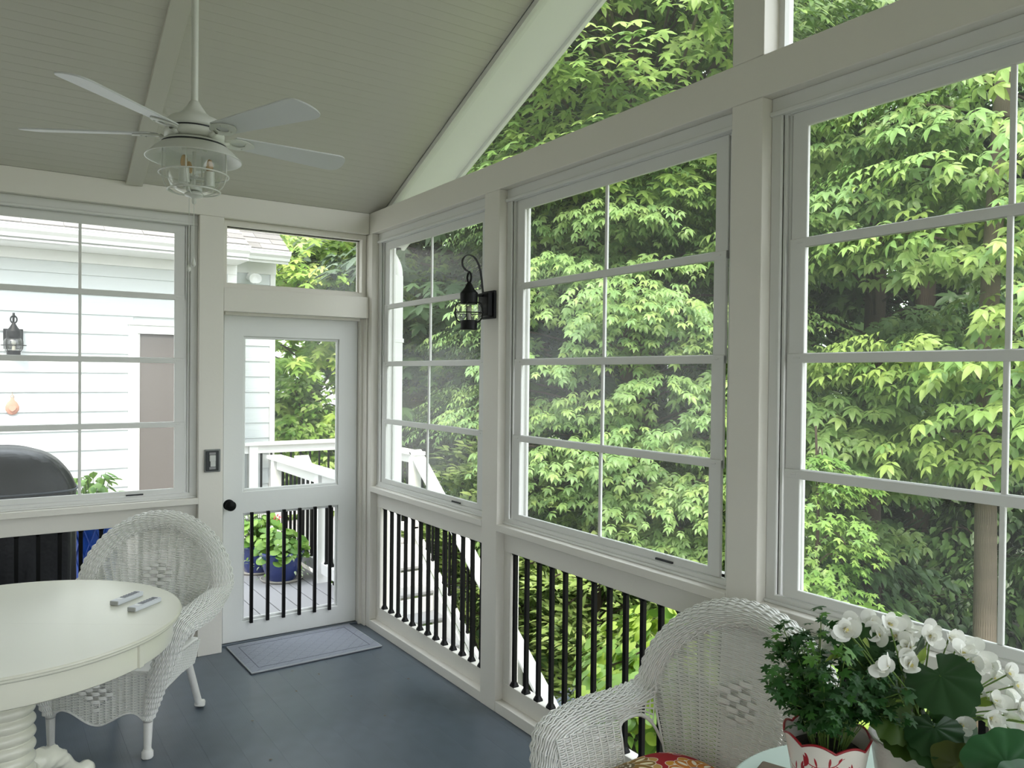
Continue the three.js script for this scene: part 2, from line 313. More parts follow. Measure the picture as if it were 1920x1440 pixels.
{ // door mat
  const t = thing('door_mat', 'grey rectangular mat with an embossed lattice in front of the screen door', 'mat', [0.185, 0, 0.485], 0.02);
  part('mat', new RoundedBoxGeometry(0.5, 0.012, 0.79, 2, 0.004).translate(0, 0.0065, 0), M.matGrey, t);
  boxUV(t.children[0].geometry); t.children[0].geometry = boxUV(t.children[0].geometry);
  const bd = []; for (const s of [-1, 1]) bd.push(rod(V(s * 0.25, 0.009, -0.395), V(s * 0.25, 0.009, 0.395), 0.004), rod(V(-0.25, 0.009, s * 0.395), V(0.25, 0.009, s * 0.395), 0.004));
  part('binding', bd, M.matEdge, t);
  const inset = []; for (const s of [-1, 1]) inset.push(plainBox(s * 0.195 - 0.002, s * 0.195 + 0.002, 0.0115, 0.0135, -0.34, 0.34), plainBox(-0.195, 0.195, 0.0115, 0.0135, s * 0.34 - 0.002, s * 0.34 + 0.002));
  part('border_line', inset, std(lin(0.14, 0.15, 0.18), 0.95), t);
}
// ───────────────────────── ceiling fan ─────────────────────────
{
  const t = thing('ceiling_fan', 'white five-blade ceiling fan with a caged jar light, hung on a long rod', 'ceiling fan', [1.5, 0, 1.414]);
  part('canopy', lathe([[0.001, 3.26], [0.028, 3.262], [0.055, 3.285], [0.072, 3.33], [0.078, 3.41], [0.001, 3.41]]), M.fan, t);
  part('downrod', cyl(0.0138, 0.0138, 0.56, 20).translate(0, 2.735, 0), M.fan, t);
  part('motor_housing', lathe([[0.0001, 2.60], [0.088, 2.60], [0.112, 2.612], [0.114, 2.632], [0.106, 2.640], [0.10, 2.641], [0.10, 2.647], [0.106, 2.648], [0.112, 2.655], [0.108, 2.672], [0.094, 2.688], [0.066, 2.700], [0.046, 2.716], [0.037, 2.730], [0.028, 2.742], [0.020, 2.757], [0.016, 2.762], [0.0001, 2.762]], 56), M.fan, t);
  part('motor_gap', lathe([[0.1005, 2.6408], [0.1025, 2.6408], [0.1025, 2.6472], [0.1005, 2.6472]], 56), M.gasket, t);
  part('motor_gap', [lathe([[0.119, 2.5815], [0.1225, 2.5815], [0.1225, 2.5875], [0.119, 2.5875]], 56)], M.gasket, t);
  part('light_plate', lathe([[0.0001, 2.6], [0.09, 2.6], [0.118, 2.596], [0.128, 2.589], [0.12, 2.587], [0.12, 2.582], [0.0001, 2.582]], 56), M.fan, t);
  part('shade', lathe([[0.0001, 2.582], [0.120, 2.582], [0.131, 2.578], [0.149, 2.563], [0.168, 2.543], [0.181, 2.532], [0.1825, 2.528], [0.178, 2.528], [0.165, 2.538], [0.146, 2.557], [0.126, 2.572], [0.10, 2.574], [0.0001, 2.574]], 64), M.fan, t);
  part('glass_jar', lathe([[0.102, 2.574], [0.106, 2.55], [0.107, 2.49], [0.103, 2.455], [0.09, 2.425], [0.068, 2.405], [0.036, 2.393]], 48), M.jar, t);
  const wires = [];
  for (let k = 0; k < 4; k++) { const a = k * PI / 2 + 0.45, c = Math.cos(a), s = Math.sin(a); wires.push(tube([[0.12, 2.575], [0.122, 2.53], [0.123, 2.49], [0.121, 2.455], [0.108, 2.422], [0.085, 2.402], [0.05, 2.388], [0.03, 2.386]].map(([r, y]) => V(r * c, y, r * s)), 0.0026, 28, 8)); }
  wires.push(new THREE.TorusGeometry(0.131, 0.003, 8, 64).rotateX(PI / 2).translate(0, 2.468, 0), new THREE.TorusGeometry(0.099, 0.003, 8, 56).rotateX(PI / 2).translate(0, 2.404, 0));
  for (let k = 0; k < 4; k++) { const a = k * PI / 2 + 0.45; wires.push(rod(V(0.120 * Math.cos(a), 2.468, 0.120 * Math.sin(a)), V(0.131 * Math.cos(a), 2.468, 0.131 * Math.sin(a)), 0.0022, 0.0022, 6), rod(V(0.082 * Math.cos(a), 2.404, 0.082 * Math.sin(a)), V(0.099 * Math.cos(a), 2.404, 0.099 * Math.sin(a)), 0.0022, 0.0022, 6)); }
  part('cage', wires, M.fan, t);
  part('bottom_cap', lathe([[0.0001, 2.352], [0.006, 2.353], [0.009, 2.362], [0.0075, 2.374], [0.012, 2.377], [0.034, 2.383], [0.036, 2.392], [0.02, 2.402], [0.0001, 2.405]], 32), M.fan, t);
  part('light_stem', [cyl(0.007, 0.007, 0.18, 12).translate(0, 2.4, 0), cyl(0.03, 0.03, 0.018, 20).translate(0, 2.405, 0), bx(-0.05, 0.05, 2.452, 2.462, -0.007, 0.007), bx(-0.007, 0.007, 2.452, 2.462, -0.05, 0.05), cyl(0.045, 0.05, 0.015, 24).translate(0, 2.56, 0)], M.fan, t);
  for (let k = 0; k < 3; k++) {
    const a = k * 2 * PI / 3 + 0.9, x = 0.058 * Math.cos(a), z = 0.058 * Math.sin(a);
    const s = part('bulb_socket', cyl(0.021, 0.019, 0.058, 20).translate(x, 2.425, z), M.fan, t);
    part('bulb', lathe([[0.0001, 2.535], [0.008, 2.531], [0.013, 2.515], [0.014, 2.5], [0.011, 2.484], [0.0001, 2.484]], 16).translate(x, 0, z), M.amber, s);
  }
  // blades with their irons
  const bs = new THREE.Shape(); bs.moveTo(0.155, -0.046); bs.lineTo(0.60, -0.071); bs.quadraticCurveTo(0.643, -0.070, 0.654, -0.045); bs.quadraticCurveTo(0.668, 0.0, 0.640, 0.052); bs.quadraticCurveTo(0.628, 0.072, 0.60, 0.071); bs.lineTo(0.155, 0.046); bs.quadraticCurveTo(0.143, 0, 0.155, -0.046);
  const bg = slab(bs, 0.0065, 0.0015).rotateX(PI / 2), iron = [];
  const is = new THREE.Shape(); is.moveTo(0.12, -0.018); is.quadraticCurveTo(0.15, -0.05, 0.19, -0.043); is.quadraticCurveTo(0.235, -0.03, 0.245, 0); is.quadraticCurveTo(0.235, 0.03, 0.19, 0.043); is.quadraticCurveTo(0.15, 0.05, 0.12, 0.018); is.lineTo(0.12, -0.018);
  const hole = new THREE.Path(); hole.absellipse(0.175, 0, 0.028, 0.02, 0, 2 * PI, true); is.holes.push(hole);
  const ig = merge([slab(is, 0.006, 0.002).rotateX(PI / 2).translate(0, -0.007, 0), tube([V(0.09, -0.015, 0), V(0.11, -0.022, 0), V(0.135, -0.012, 0)], 0.011, 10, 8), new THREE.SphereGeometry(0.005, 8, 6).translate(0.2, -0.013, 0.025), new THREE.SphereGeometry(0.005, 8, 6).translate(0.2, -0.013, -0.025)]);
  for (let k = 0; k < 5; k++) {
    const a = (48 + 72 * k) * PI / 180;
    const b = part('blade', bg, M.blade, t); b.position.y = 2.632; b.rotation.set(0, -a, 0); b.rotateX(-0.22);
    part('blade_iron', ig, M.fan, b).rotation.x = 0;
  }
  const chain = (x, z, y0, y1, parent) => { const c = part('pull_chain', cyl(0.0013, 0.0013, y0 - y1, 6).translate(x, y1, z), M.fan, parent); part('pull_knob', lathe([[0.0001, 0], [0.007, 0.006], [0.0085, 0.014], [0.004, 0.03], [0.0016, 0.04], [0.0001, 0.04]], 14).translate(x, y1 - 0.035, z), M.fan, c); };
  chain(0.0, 0.0, 2.36, 2.135, t); chain(-0.012, 0.016, 2.385, 2.115, t);
}

// ───────────────────────── wall lanterns ─────────────────────────
// origin on the wall at the centre of the plate; the wall's outward side is +z
function lantern(label, pos, turn, hookHeight, out, s = 1) {
  const t = thing('wall_lantern', label, 'lantern', pos, turn); t.scale.setScalar(s);
  part('back_plate', [new RoundedBoxGeometry(0.118, 0.14, 0.016, 2, 0.004).translate(0, 0, 0.009), new RoundedBoxGeometry(0.095, 0.118, 0.03, 2, 0.004).translate(0, 0, 0.03)], M.iron, t);
  part('bracket', [rod(V(0, 0.045, 0.04), V(0, 0.045, out - 0.04), 0.006)], M.iron, t);
  const strap = [], pts = hookHeight > 0.1
    ? [[0.045, 0.06], [0.05, 0.10], [0.057, 0.15], [0.075, 0.205], [0.105, 0.236], [0.14, 0.238], [0.163, 0.215], [0.163, 0.185], [0.145, 0.165], [0.125, 0.158]]
    : [[0.04, 0.06], [0.05, 0.10], [0.07, 0.15], [0.10, 0.175], [0.118, 0.165], [0.118, 0.14]];
  const cv = new THREE.CatmullRomCurve3(pts.map(([z, y]) => V(0, y, z))), P = cv.getPoints(36);
  for (let i = 0; i < 36; i++) { const d = P[i + 1].clone().sub(P[i]), g = new THREE.BoxGeometry(0.014, d.length() * 1.15, 0.0035); g.rotateX(Math.atan2(d.z, d.y)); strap.push(g.translate(0, (P[i].y + P[i + 1].y) / 2, (P[i].z + P[i + 1].z) / 2)); }
  part('hook', strap, M.iron, t);
  const b = new THREE.Group(); b.name = 'lantern_body'; b.position.set(0, -2.032, out); t.add(b);
  part('ring', new THREE.TorusGeometry(0.022, 0.0055, 8, 28).scale(0.85, 1.1, 1).translate(0, 2.162, 0), M.iron, b);
  part('cap', lathe([[0.0001, 2.142], [0.008, 2.14], [0.013, 2.13], [0.016, 2.124], [0.022, 2.112], [0.035, 2.094], [0.0435, 2.086], [0.0445, 2.078], [0.0435, 2.046], [0.0445, 2.04], [0.0425, 2.036], [0.0415, 2.03], [0.0001, 2.03]], 36), M.iron, b);
  part('globe', lathe([[0.040, 2.034], [0.052, 2.026], [0.060, 2.012], [0.0635, 1.99], [0.061, 1.97], [0.053, 1.955], [0.042, 1.947]], 40), M.globe, b);
  const hoops = [];
  for (let k = 0; k < 4; k++) { const a = k * PI / 2 + 0.7, c = Math.cos(a), q = Math.sin(a); hoops.push(tube([[0.041, 2.038], [0.057, 2.034], [0.066, 2.018], [0.0685, 1.99], [0.065, 1.965], [0.055, 1.947], [0.042, 1.942]].map(([r, y]) => V(r * c, y, r * q)), 0.003, 24, 6)); }
  hoops.push(new THREE.TorusGeometry(0.074, 0.003, 6, 56).rotateX(PI / 2).translate(0, 1.985, 0));
  part('cage', hoops, M.iron, b);
  part('base', lathe([[0.0001, 1.95], [0.040, 1.95], [0.0415, 1.946], [0.0405, 1.912], [0.0425, 1.908], [0.0425, 1.903], [0.0001, 1.903]], 36), M.iron, b);
  part('lamp_holder', [cyl(0.012, 0.010, 0.03, 14).translate(0, 1.95, 0), lathe([[0.0001, 2.024], [0.012, 2.018], [0.015, 2.005], [0.01, 1.985], [0.0001, 1.98]], 14)], std(lin(0.45, 0.43, 0.36), 0.3), b);
  return t;
}
lantern('black onion lantern with a looped hook, on the post between the two left gable windows', [1.497, 2.03, 0.0], 0, 0.24, 0.125);
lantern('black onion lantern on the house siding outside the left window', [-3.275, 1.95, 1.9], PI / 2, 0.05, 0.118, 1.25);

// ───────────────────────── dining table and remotes ─────────────────────────
{
  const t = thing('dining_table', 'round cream pedestal table with a rope-twist column', 'table', [1.41, 0, 2.06]);
  const R = 0.615;
  part('tabletop', lathe([[0.0001, 0.728], [0.585, 0.728], [0.597, 0.729], [0.607, 0.733], [0.612, 0.738], [0.609, 0.742], [R - 0.004, 0.744], [R, 0.749], [R - 0.004, 0.754], [R - 0.010, 0.755], [0.0001, 0.755]].map(([r, y]) => [r, y - 0.004]), 128), M.cream, t);
  part('seam', plainBox(-0.60, 0.60, 0.7503, 0.7511, 0.0, 0.001).rotateY(0.977), std(lin(0.66, 0.65, 0.55), 0.4), t);
  part('apron', lathe([[0.565, 0.727], [0.583, 0.727], [0.583, 0.642], [0.579, 0.638], [0.563, 0.638], [0.563, 0.727]], 128), M.cream, t);
  part('apron_block', [bx(-0.012, 0.012, 0.64, 0.726, -0.006, 0.008, 0.003).rotateY(Math.atan2(0.42, -0.42)).translate(0.585 * 0.72, 0, -0.585 * 0.695)], M.cream, t);
  { // column with rope-like spiral turns
    const NU = 72, NV = 220, p = [], idx = [];
    const prof = (y) => 0.106 + 0.010 * Math.sin(clamp01((0.64 - y) / 0.4) * PI * 0.6), turns = (y) => { const q = 0.64 - y; return q < 0.13 ? q / 0.0235 : 0.13 / 0.0235 + (q - 0.13) / 0.047; };
    for (let j = 0; j <= NV; j++) for (let i = 0; i <= NU; i++) {
      const y = 0.19 + 0.45 * j / NV, th = 2 * PI * i / NU, w = Math.pow(Math.abs(Math.cos(PI * turns(y) + th / 2)), 0.75), amp = y > 0.51 ? 0.009 : 0.017, r = prof(y) - amp + amp * w;
      p.push(r * Math.cos(th), y, r * Math.sin(th));
    }
    for (let j = 0; j < NV; j++) for (let i = 0; i < NU; i++) { const a = j * (NU + 1) + i, b = a + NU + 1; idx.push(a, b, a + 1, b, b + 1, a + 1); }
    const g = new THREE.BufferGeometry(); g.setAttribute('position', new THREE.Float32BufferAttribute(p, 3)); g.setIndex(idx); g.computeVertexNormals();
    part('column', g, M.cream, t);
  }
  part('column_base', lathe([[0.0001, 0.10], [0.11, 0.10], [0.125, 0.12], [0.132, 0.15], [0.128, 0.185], [0.115, 0.2], [0.0001, 0.21]], 48), M.cream, t);
  for (let k = 0; k < 4; k++) { // carved cabriole legs
    const pts = [[0.09, 0.165, 0.045], [0.15, 0.168, 0.048], [0.21, 0.155, 0.046], [0.25, 0.125, 0.04], [0.285, 0.085, 0.033], [0.33, 0.05, 0.03], [0.37, 0.04, 0.036], [0.40, 0.036, 0.02]];
    const cv = new THREE.CatmullRomCurve3(pts.map(([r, y]) => V(r, y, 0))), rc = new THREE.CatmullRomCurve3(pts.map(([, , r]) => V(r, 0, 0)));
    const NU = 14, NV = 40, p = [], idx = [];
    for (let j = 0; j <= NV; j++) {
      const c = cv.getPoint(j / NV), d = cv.getTangent(j / NV), n = V(-d.y, d.x, 0), rad = Math.max(0.004, rc.getPoint(j / NV).x) * (j === NV ? 0.05 : 1);
      for (let i = 0; i <= NU; i++) { const a = 2 * PI * i / NU, q = rad * (1 + (j < 18 ? 0.14 * Math.cos(5 * a) * Math.cos(j * 1.1) : 0)); p.push(c.x + n.x * q * Math.cos(a), Math.max(0.0, c.y + n.y * q * Math.cos(a)), q * Math.sin(a)); }
    }
    for (let j = 0; j < NV; j++) for (let i = 0; i < NU; i++) { const a = j * (NU + 1) + i, b = a + NU + 1; idx.push(a, a + 1, b, b, a + 1, b + 1); }
    const g = new THREE.BufferGeometry(); g.setAttribute('position', new THREE.Float32BufferAttribute(p, 3)); g.setIndex(idx); g.computeVertexNormals();
    part('leg', g, M.cream, t).rotation.y = k * PI / 2 + 0.62;
  }
}
function makeRemote(label, pos, turn) {
  const t = thing('remote_control', label, 'remote', pos, turn);
  part('body', new RoundedBoxGeometry(0.040, 0.019, 0.150, 3, 0.006).translate(0, 0.0098, 0), M.remote, t);
  part('end_cap', new RoundedBoxGeometry(0.037, 0.0165, 0.004, 2, 0.0018).translate(0, 0.0096, 0.0745), std(lin(0.42, 0.43, 0.42), 0.5), t);
  for (let k = 0; k < 6; k++) part('button', new RoundedBoxGeometry(0.024, 0.003, 0.010, 1, 0.001).translate(0, 0.0196, 0.022 - 0.0155 * k), M.key, t);
  part('sensor_label', plainBox(-0.011, 0.011, 0.0188, 0.0197, 0.038, 0.05), std(lin(0.9, 0.9, 0.9), 0.4), t);
  return t;
}
makeRemote('white remote lying on the cream table, the one nearer the window wall', [1.338, 0.7508, 1.628], 0.76);
makeRemote('white remote lying on the cream table, the one nearer the table edge', [1.466, 0.7508, 1.582], 0.74);
// ───────────────────────── wicker armchairs ─────────────────────────
class Strands {                                     // many thin woven strands in one geometry
  constructor() { this.p = []; this.i = []; }
  add(pts, nrm, rw, rh) {
    const n = pts.length; if (n < 2) return;
    const base = this.p.length / 3, d = V(), b = V();
    for (let k = 0; k < n; k++) {
      d.subVectors(pts[Math.min(n - 1, k + 1)], pts[Math.max(0, k - 1)]).normalize(); b.crossVectors(d, nrm[k]).normalize();
      const q = pts[k], m = nrm[k];
      this.p.push(q.x + b.x * rw, q.y + b.y * rw, q.z + b.z * rw, q.x + m.x * rh, q.y + m.y * rh, q.z + m.z * rh, q.x - b.x * rw, q.y - b.y * rw, q.z - b.z * rw, q.x - m.x * rh, q.y - m.y * rh, q.z - m.z * rh);
      if (k) for (let s = 0; s < 4; s++) { const a = base + (k - 1) * 4 + s, c = base + (k - 1) * 4 + (s + 1) % 4; this.i.push(a, c, a + 4, c, c + 4, a + 4); }
    }
  }
  geometry() { const g = new THREE.BufferGeometry(); g.setAttribute('position', new THREE.Float32BufferAttribute(this.p, 3)); g.setIndex(this.i); g.computeVertexNormals(); return g; }
}
function weave(out, P, { stakes, rows, u0 = 0, u1 = 1, v0 = 0, v1 = 1, amp = 0.0022, rw = 0.0028, rh = 0.0017, stakeR = 0.0026, sub = 2, inside = () => true, rowInside = inside, stakeSteps = 24, skip = 1, press = null, flip = 1 }) {
  const e = 1e-3, N = (u, v) => { const a = P(u + e, v).sub(P(u - e, v)), b = P(u, v + e).sub(P(u, v - e)); return a.cross(b).normalize().multiplyScalar(flip); };
  for (let j = 0; j < rows; j++) {
    const v = v0 + (v1 - v0) * (j + 0.5) / rows; let pts = [], nr = [];
    const flush = () => { out.add(pts, nr, rw, rh); pts = []; nr = []; };
    for (let k = 0; k <= stakes * sub; k++) {
      const u = u0 + (u1 - u0) * k / (stakes * sub);
      if (!rowInside(u, v)) { flush(); continue; }
      const n = N(u, v); pts.push(P(u, v).addScaledVector(n, press && press(u, v) ? -0.007 : amp * (0.5 * Math.cos(PI * k / sub) * (j % 2 ? 1 : -1) + 0.75 * Math.cos(2 * PI * k / sub)))); nr.push(n);
    }
    flush();
  }
  if (stakeR) for (let i = 0; i <= stakes; i++) {
    const u = u0 + (u1 - u0) * i / stakes; let pts = [], nr = [];
    for (let k = 0; k <= stakeSteps; k++) { const v = v0 + (v1 - v0) * k / stakeSteps; if (!inside(u, v)) { out.add(pts, nr, stakeR, stakeR); pts = []; nr = []; continue; } pts.push(P(u, v)); nr.push(N(u, v)); }
    out.add(pts, nr, stakeR, stakeR);
  }
}
function blockDiamond(out, P, inside, stakes, rows, v0, v1, flip) {   // coarse raised blocks of the diamond motif
  const e = 1e-3, N = (u, v) => P(u + e, v).sub(P(u - e, v)).cross(P(u, v + e).sub(P(u, v - e))).normalize().multiplyScalar(flip), du = 2 / stakes;
  for (let j = 0; j < rows; j++) for (let i = 0; i < stakes; i++) {
    const u = -1 + (i + 0.5) * du, v = v0 + (v1 - v0) * (j + 0.5) / rows; if ((i + j) % 2 || !inside(u, v)) continue;
    const pts = [], nr = []; for (let k = 0; k <= 8; k++) { const q = u + du * 0.62 * (k / 4 - 1), n = N(q, v); pts.push(P(q, v).addScaledVector(n, 0.0150 * Math.sqrt(Math.sin(PI * (0.04 + 0.92 * k / 8))) - 0.001)); nr.push(n); }
    const b = P(u, v + e).sub(P(u, v - e)).normalize(); for (const o of [-0.0055, 0, 0.0055]) out.add(pts.map((q) => q.clone().addScaledVector(b, o)), nr, 0.0040, 0.0022);
  }
}
const chairRim = (() => {
  // half of the rolled rim: from the top of the back, down the shoulder, along the arm, down the front leg
  const back = (x, y) => -0.19 - 0.11 * (y - 0.4) / 0.55 + 0.45 * x * x;
  const K = [];
  for (let k = 0; k <= 6; k++) { const a = PI / 2 - (PI / 2) * k / 6 * 0.94, x = 0.318 * Math.pow(Math.cos(a), 1.05), y = 0.645 + 0.305 * Math.sin(a); K.push({ p: V(x, y, back(x, y)), o: V(Math.cos(a), Math.sin(a) * 0.9, -0.42), u: V(0, 0.12, 1), w: 0.092 + 0.016 * k / 6 }); }
  K.push({ p: V(0.312, 0.632, -0.07), o: V(1, 0.02, -0.25), u: V(-0.05, 0.9, 0.35), w: 0.126 });
  K.push({ p: V(0.316, 0.622, 0.06), o: V(1, 0, 0.0), u: V(0, 1, 0), w: 0.142 });
  K.push({ p: V(0.312, 0.615, 0.17), o: V(1, 0, 0.1), u: V(0, 1, 0.1), w: 0.138 });
  K.push({ p: V(0.302, 0.595, 0.255), o: V(1, 0, 0.1), u: V(0, 0.75, 0.65), w: 0.128 });
  K.push({ p: V(0.285, 0.53, 0.29), o: V(1, 0, 0), u: V(0, 0.15, 1), w: 0.118 });
  K.push({ p: V(0.262, 0.42, 0.295), o: V(1, 0, 0), u: V(0, 0, 1), w: 0.10 });
  K.push({ p: V(0.238, 0.30, 0.285), o: V(1, 0, 0), u: V(0, 0, 1), w: 0.072 });
  K.push({ p: V(0.216, 0.19, 0.272), o: V(1, 0, 0), u: V(0, 0, 1), w: 0.046 });
  const all = [...K.slice(1).reverse().map((k) => ({ p: V(-k.p.x, k.p.y, k.p.z), o: V(-k.o.x, k.o.y, k.o.z), u: V(-k.u.x, k.u.y, k.u.z), w: k.w })), ...K];
  const cp = new THREE.CatmullRomCurve3(all.map((k) => k.p)), co = new THREE.CatmullRomCurve3(all.map((k) => k.o)), cu = new THREE.CatmullRomCurve3(all.map((k) => k.u)), cw = new THREE.CatmullRomCurve3(all.map((k) => V(k.w, 0, 0)));
  // even out by length
  const S = 400, len = [0], pts = [cp.getPoint(0)]; for (let i = 1; i <= S; i++) { pts.push(cp.getPoint(i / S)); len.push(len[i - 1] + pts[i].distanceTo(pts[i - 1])); }
  const at = (s) => { s = clamp01(s) * len[S]; let lo = 0, hi = S; while (hi - lo > 1) { const m = (lo + hi) >> 1; if (len[m] < s) lo = m; else hi = m; } const t = (lo + (s - len[lo]) / Math.max(1e-9, len[hi] - len[lo])) / S; return t; };
  return { back, cp, co, cu, cw, at, length: len[S] };
})();
function buildChair(label, pos, turn) {
  const t = thing('wicker_armchair', label, 'chair', pos, turn, undefined);
  const { back, cp, co, cu, cw, at } = chairRim;
  { // rolled rim that runs from one front leg over the back to the other
    const s = new Strands();
    const roll = (u, v) => {
      const q = at(u), p = cp.getPoint(q), o = co.getPoint(q).normalize(), w = cw.getPoint(q).x, U = cu.getPoint(q); U.addScaledVector(o, -U.dot(o)).normalize();
      const ph = (-12 + 232 * v) * PI / 180, h = 0.30 * w + 0.012;
      return p.addScaledVector(o, w / 2 - (w / 2) * Math.cos(ph)).addScaledVector(U, h * Math.sin(ph));
    };
    weave(s, roll, { stakes: 92, rows: 28, amp: 0.0036, rw: 0.0037, rh: 0.0022, stakeR: 0.0026, stakeSteps: 14, sub: 4 });
    for (const v of [0.0, 1.0]) { const pts = [], nr = []; for (let k = 0; k <= 240; k++) { pts.push(roll(k / 240, v)); nr.push(V(0, 0.3, 1).normalize()); } s.add(pts, nr, 0.005, 0.005); }
    part('rolled_rim', s.geometry(), M.wicker, t);
  }
  const X = (u, y) => u * (0.222 + 0.22 * (y - 0.4) / 0.55);
  const backP = (u, v) => { const y = 0.385 + 0.585 * v, x = X(u, y); return V(x, y, back(x, y)); };
  const inArch = (u, v) => { const y = 0.385 + 0.585 * v, x = X(u, y); return y < 0.645 ? (y < 0.6 ? Math.abs(u) < 1.0 : Math.abs(x) < 0.33) : Math.abs(x / 0.33) ** 1.95 + ((y - 0.645) / 0.318) ** 2 < 1; };
  const dia = (u, v) => Math.abs(X(u, 0.385 + 0.585 * v)) / 0.082 + Math.abs(0.385 + 0.585 * v - 0.715) / 0.075 < 1;
  {
    const s = new Strands();
    weave(s, backP, { stakes: 18, rows: 92, u0: -1, u1: 1, amp: 0.0052, rw: 0.0030, rh: 0.0021, stakeR: 0.0036, stakeSteps: 60, sub: 4, inside: inArch, press: dia, flip: 1 });
    for (const sgn of [-1, 1]) { // braid down the free edges beside the arm openings
      const pts = [], nr = []; for (let k = 0; k <= 20; k++) { pts.push(backP(sgn, k / 20 * 0.42)); nr.push(V(0, 0, 1)); } s.add(pts, nr, 0.006, 0.006);
    }
    part('backrest', s.geometry(), M.wicker, t);
    const d = new Strands(); blockDiamond(d, backP, (u, v) => dia(u * 0.9, 0.564 + (v - 0.564) * 0.9), 18, 32, 0, 1, 1); part('diamond_weave', d.geometry(), M.wicker, t);
  }
  for (const sgn of [-1, 1]) { // inner arm panels, open towards the back
    const s = new Strands();
    const top = (z) => V(0.306, 0.62, z), pan = (u, v) => { const z = 0.02 + 0.255 * u, q = v * v * 0.3 + v * 0.7; return V(sgn * (0.262 + (0.026 + 0.02 * Math.min(1, u * 2)) * q - 0.01 * Math.sin(PI * v)), 0.385 + 0.24 * v, z + 0.012 * v * (u - 0.3)); };
    weave(s, pan, { stakes: 9, rows: 37, amp: 0.004, rw: 0.0031, rh: 0.0021, stakeR: 0.0034, stakeSteps: 8, sub: 4 });
    const edge = []; for (let k = 0; k <= 16; k++) edge.push(pan(0, k / 16 * 0.8));
    edge.push(V(sgn * 0.304, 0.600, -0.01), V(sgn * 0.304, 0.612, -0.06), V(sgn * 0.298, 0.605, -0.11), V(sgn * 0.284, 0.57, -0.15), backP(sgn, 0.2));
    const ec = new THREE.CatmullRomCurve3(edge).getPoints(60); s.add(ec, ec.map(() => V(1, 0, 0)), 0.006, 0.006);
    // web between opening and rim
    const web = (u, v) => { const a = new THREE.CatmullRomCurve3([V(sgn * 0.304, 0.60, 0.0), V(sgn * 0.304, 0.612, -0.06), V(sgn * 0.298, 0.605, -0.11), V(sgn * 0.284, 0.57, -0.15)]).getPoint(clamp01(u)), b = new THREE.CatmullRomCurve3([V(sgn * 0.322, 0.645, 0.0), V(sgn * 0.32, 0.65, -0.07), V(sgn * 0.32, 0.665, -0.14), V(sgn * 0.312, 0.70, -0.195)]).getPoint(clamp01(u)); return a.lerp(b, v); };
    weave(s, web, { stakes: 8, rows: 7, amp: 0.0024, rw: 0.0034, rh: 0.0018, stakeR: 0.0026, stakeSteps: 4 });
    part('arm_panel', s.geometry(), M.wicker, t);
  }
  { // front skirt with a scalloped edge and its own diamond; plain side skirts
    const s = new Strands(), yb = (x) => { const a = Math.abs(x) / 0.235; return a < 0.7 ? 0.152 + 0.062 * Math.sin(PI * a / 1.4) ** 2 : 0.214 - 0.055 * ((a - 0.7) / 0.3) ** 2; };
    const sk = (u, v) => { const x = 0.236 * u, y = 0.405 - 0.26 * v; return V(x * (1 + 0.06 * (y - 0.2)), y, 0.286 + 0.012 * Math.cos(u * PI / 2) - 0.02 * (0.4 - y)); };
    const inS = (u, v) => 0.405 - 0.26 * v > yb(0.236 * u), dS = (u, v) => Math.abs(0.236 * u) / 0.075 + Math.abs(0.405 - 0.26 * v - 0.295) / 0.065 < 1;
    weave(s, sk, { stakes: 15, rows: 42, u0: -1, u1: 1, amp: 0.0042, rw: 0.0031, rh: 0.0021, stakeR: 0.0036, sub: 4, stakeSteps: 40, inside: inS, press: dS, flip: -1 });
    const ed = []; for (let k = 0; k <= 60; k++) { const u = -1 + k / 30; ed.push(sk(u, (0.405 - yb(0.236 * u)) / 0.26)); } s.add(ed, ed.map(() => V(0, 0, 1)), 0.006, 0.006);
    part('front_skirt', s.geometry(), M.wicker, t);
    const d = new Strands(); blockDiamond(d, sk, (u, v) => dS(u * 0.9, 0.423 + (v - 0.423) * 0.9), 15, 14, 0, 1, -1); part('diamond_weave', d.geometry(), M.wicker, t);
    for (const sgn of [-1, 1]) {
      const q = new Strands(); weave(q, (u, v) => V(sgn * (0.262 - 0.03 * v), 0.40 - 0.13 * v, 0.27 - 0.46 * u), { stakes: 20, rows: 20, amp: 0.0025, rw: 0.0029, rh: 0.0017, stakeR: 0.0028, stakeSteps: 6 });
      part('side_skirt', q.geometry(), M.wicker, t);
    }
    part('seat', [new RoundedBoxGeometry(0.50, 0.022, 0.48, 2, 0.008).translate(0, 0.395, 0.04)], M.wicker, t);
  }
  for (const sgn of [-1, 1]) {
    const f = part('leg', [rod(V(sgn * 0.238, 0.30, 0.268), V(sgn * 0.232, 0.03, 0.27), 0.024, 0.016, 14), lathe([[0.0001, 0.17], [0.021, 0.17], [0.023, 0.18], [0.021, 0.19], [0.0001, 0.19]], 16).translate(sgn * 0.234, 0, 0.27)], M.wickerLeg, t);
    part('foot', lathe([[0.0001, 0], [0.022, 0], [0.026, 0.006], [0.026, 0.03], [0.021, 0.036], [0.018, 0.044], [0.0001, 0.044]], 20).translate(sgn * 0.232, 0, 0.27), M.wickerLeg, f);
    const r = part('leg', rod(V(sgn * 0.20, 0.40, -0.13), V(sgn * 0.22, 0.028, -0.27), 0.019, 0.018, 14), M.wickerLeg, t);
    part('foot', lathe([[0.0001, 0], [0.022, 0], [0.027, 0.006], [0.027, 0.028], [0.021, 0.036], [0.0001, 0.036]], 20).rotateX(-0.3).translate(sgn * 0.221, 0.007, -0.275), M.wickerLeg, r);
    part('stretcher', rod(V(sgn * 0.207, 0.27, -0.17), V(sgn * 0.233, 0.25, 0.26), 0.010, 0.010, 10), M.wickerLeg, t);
  }
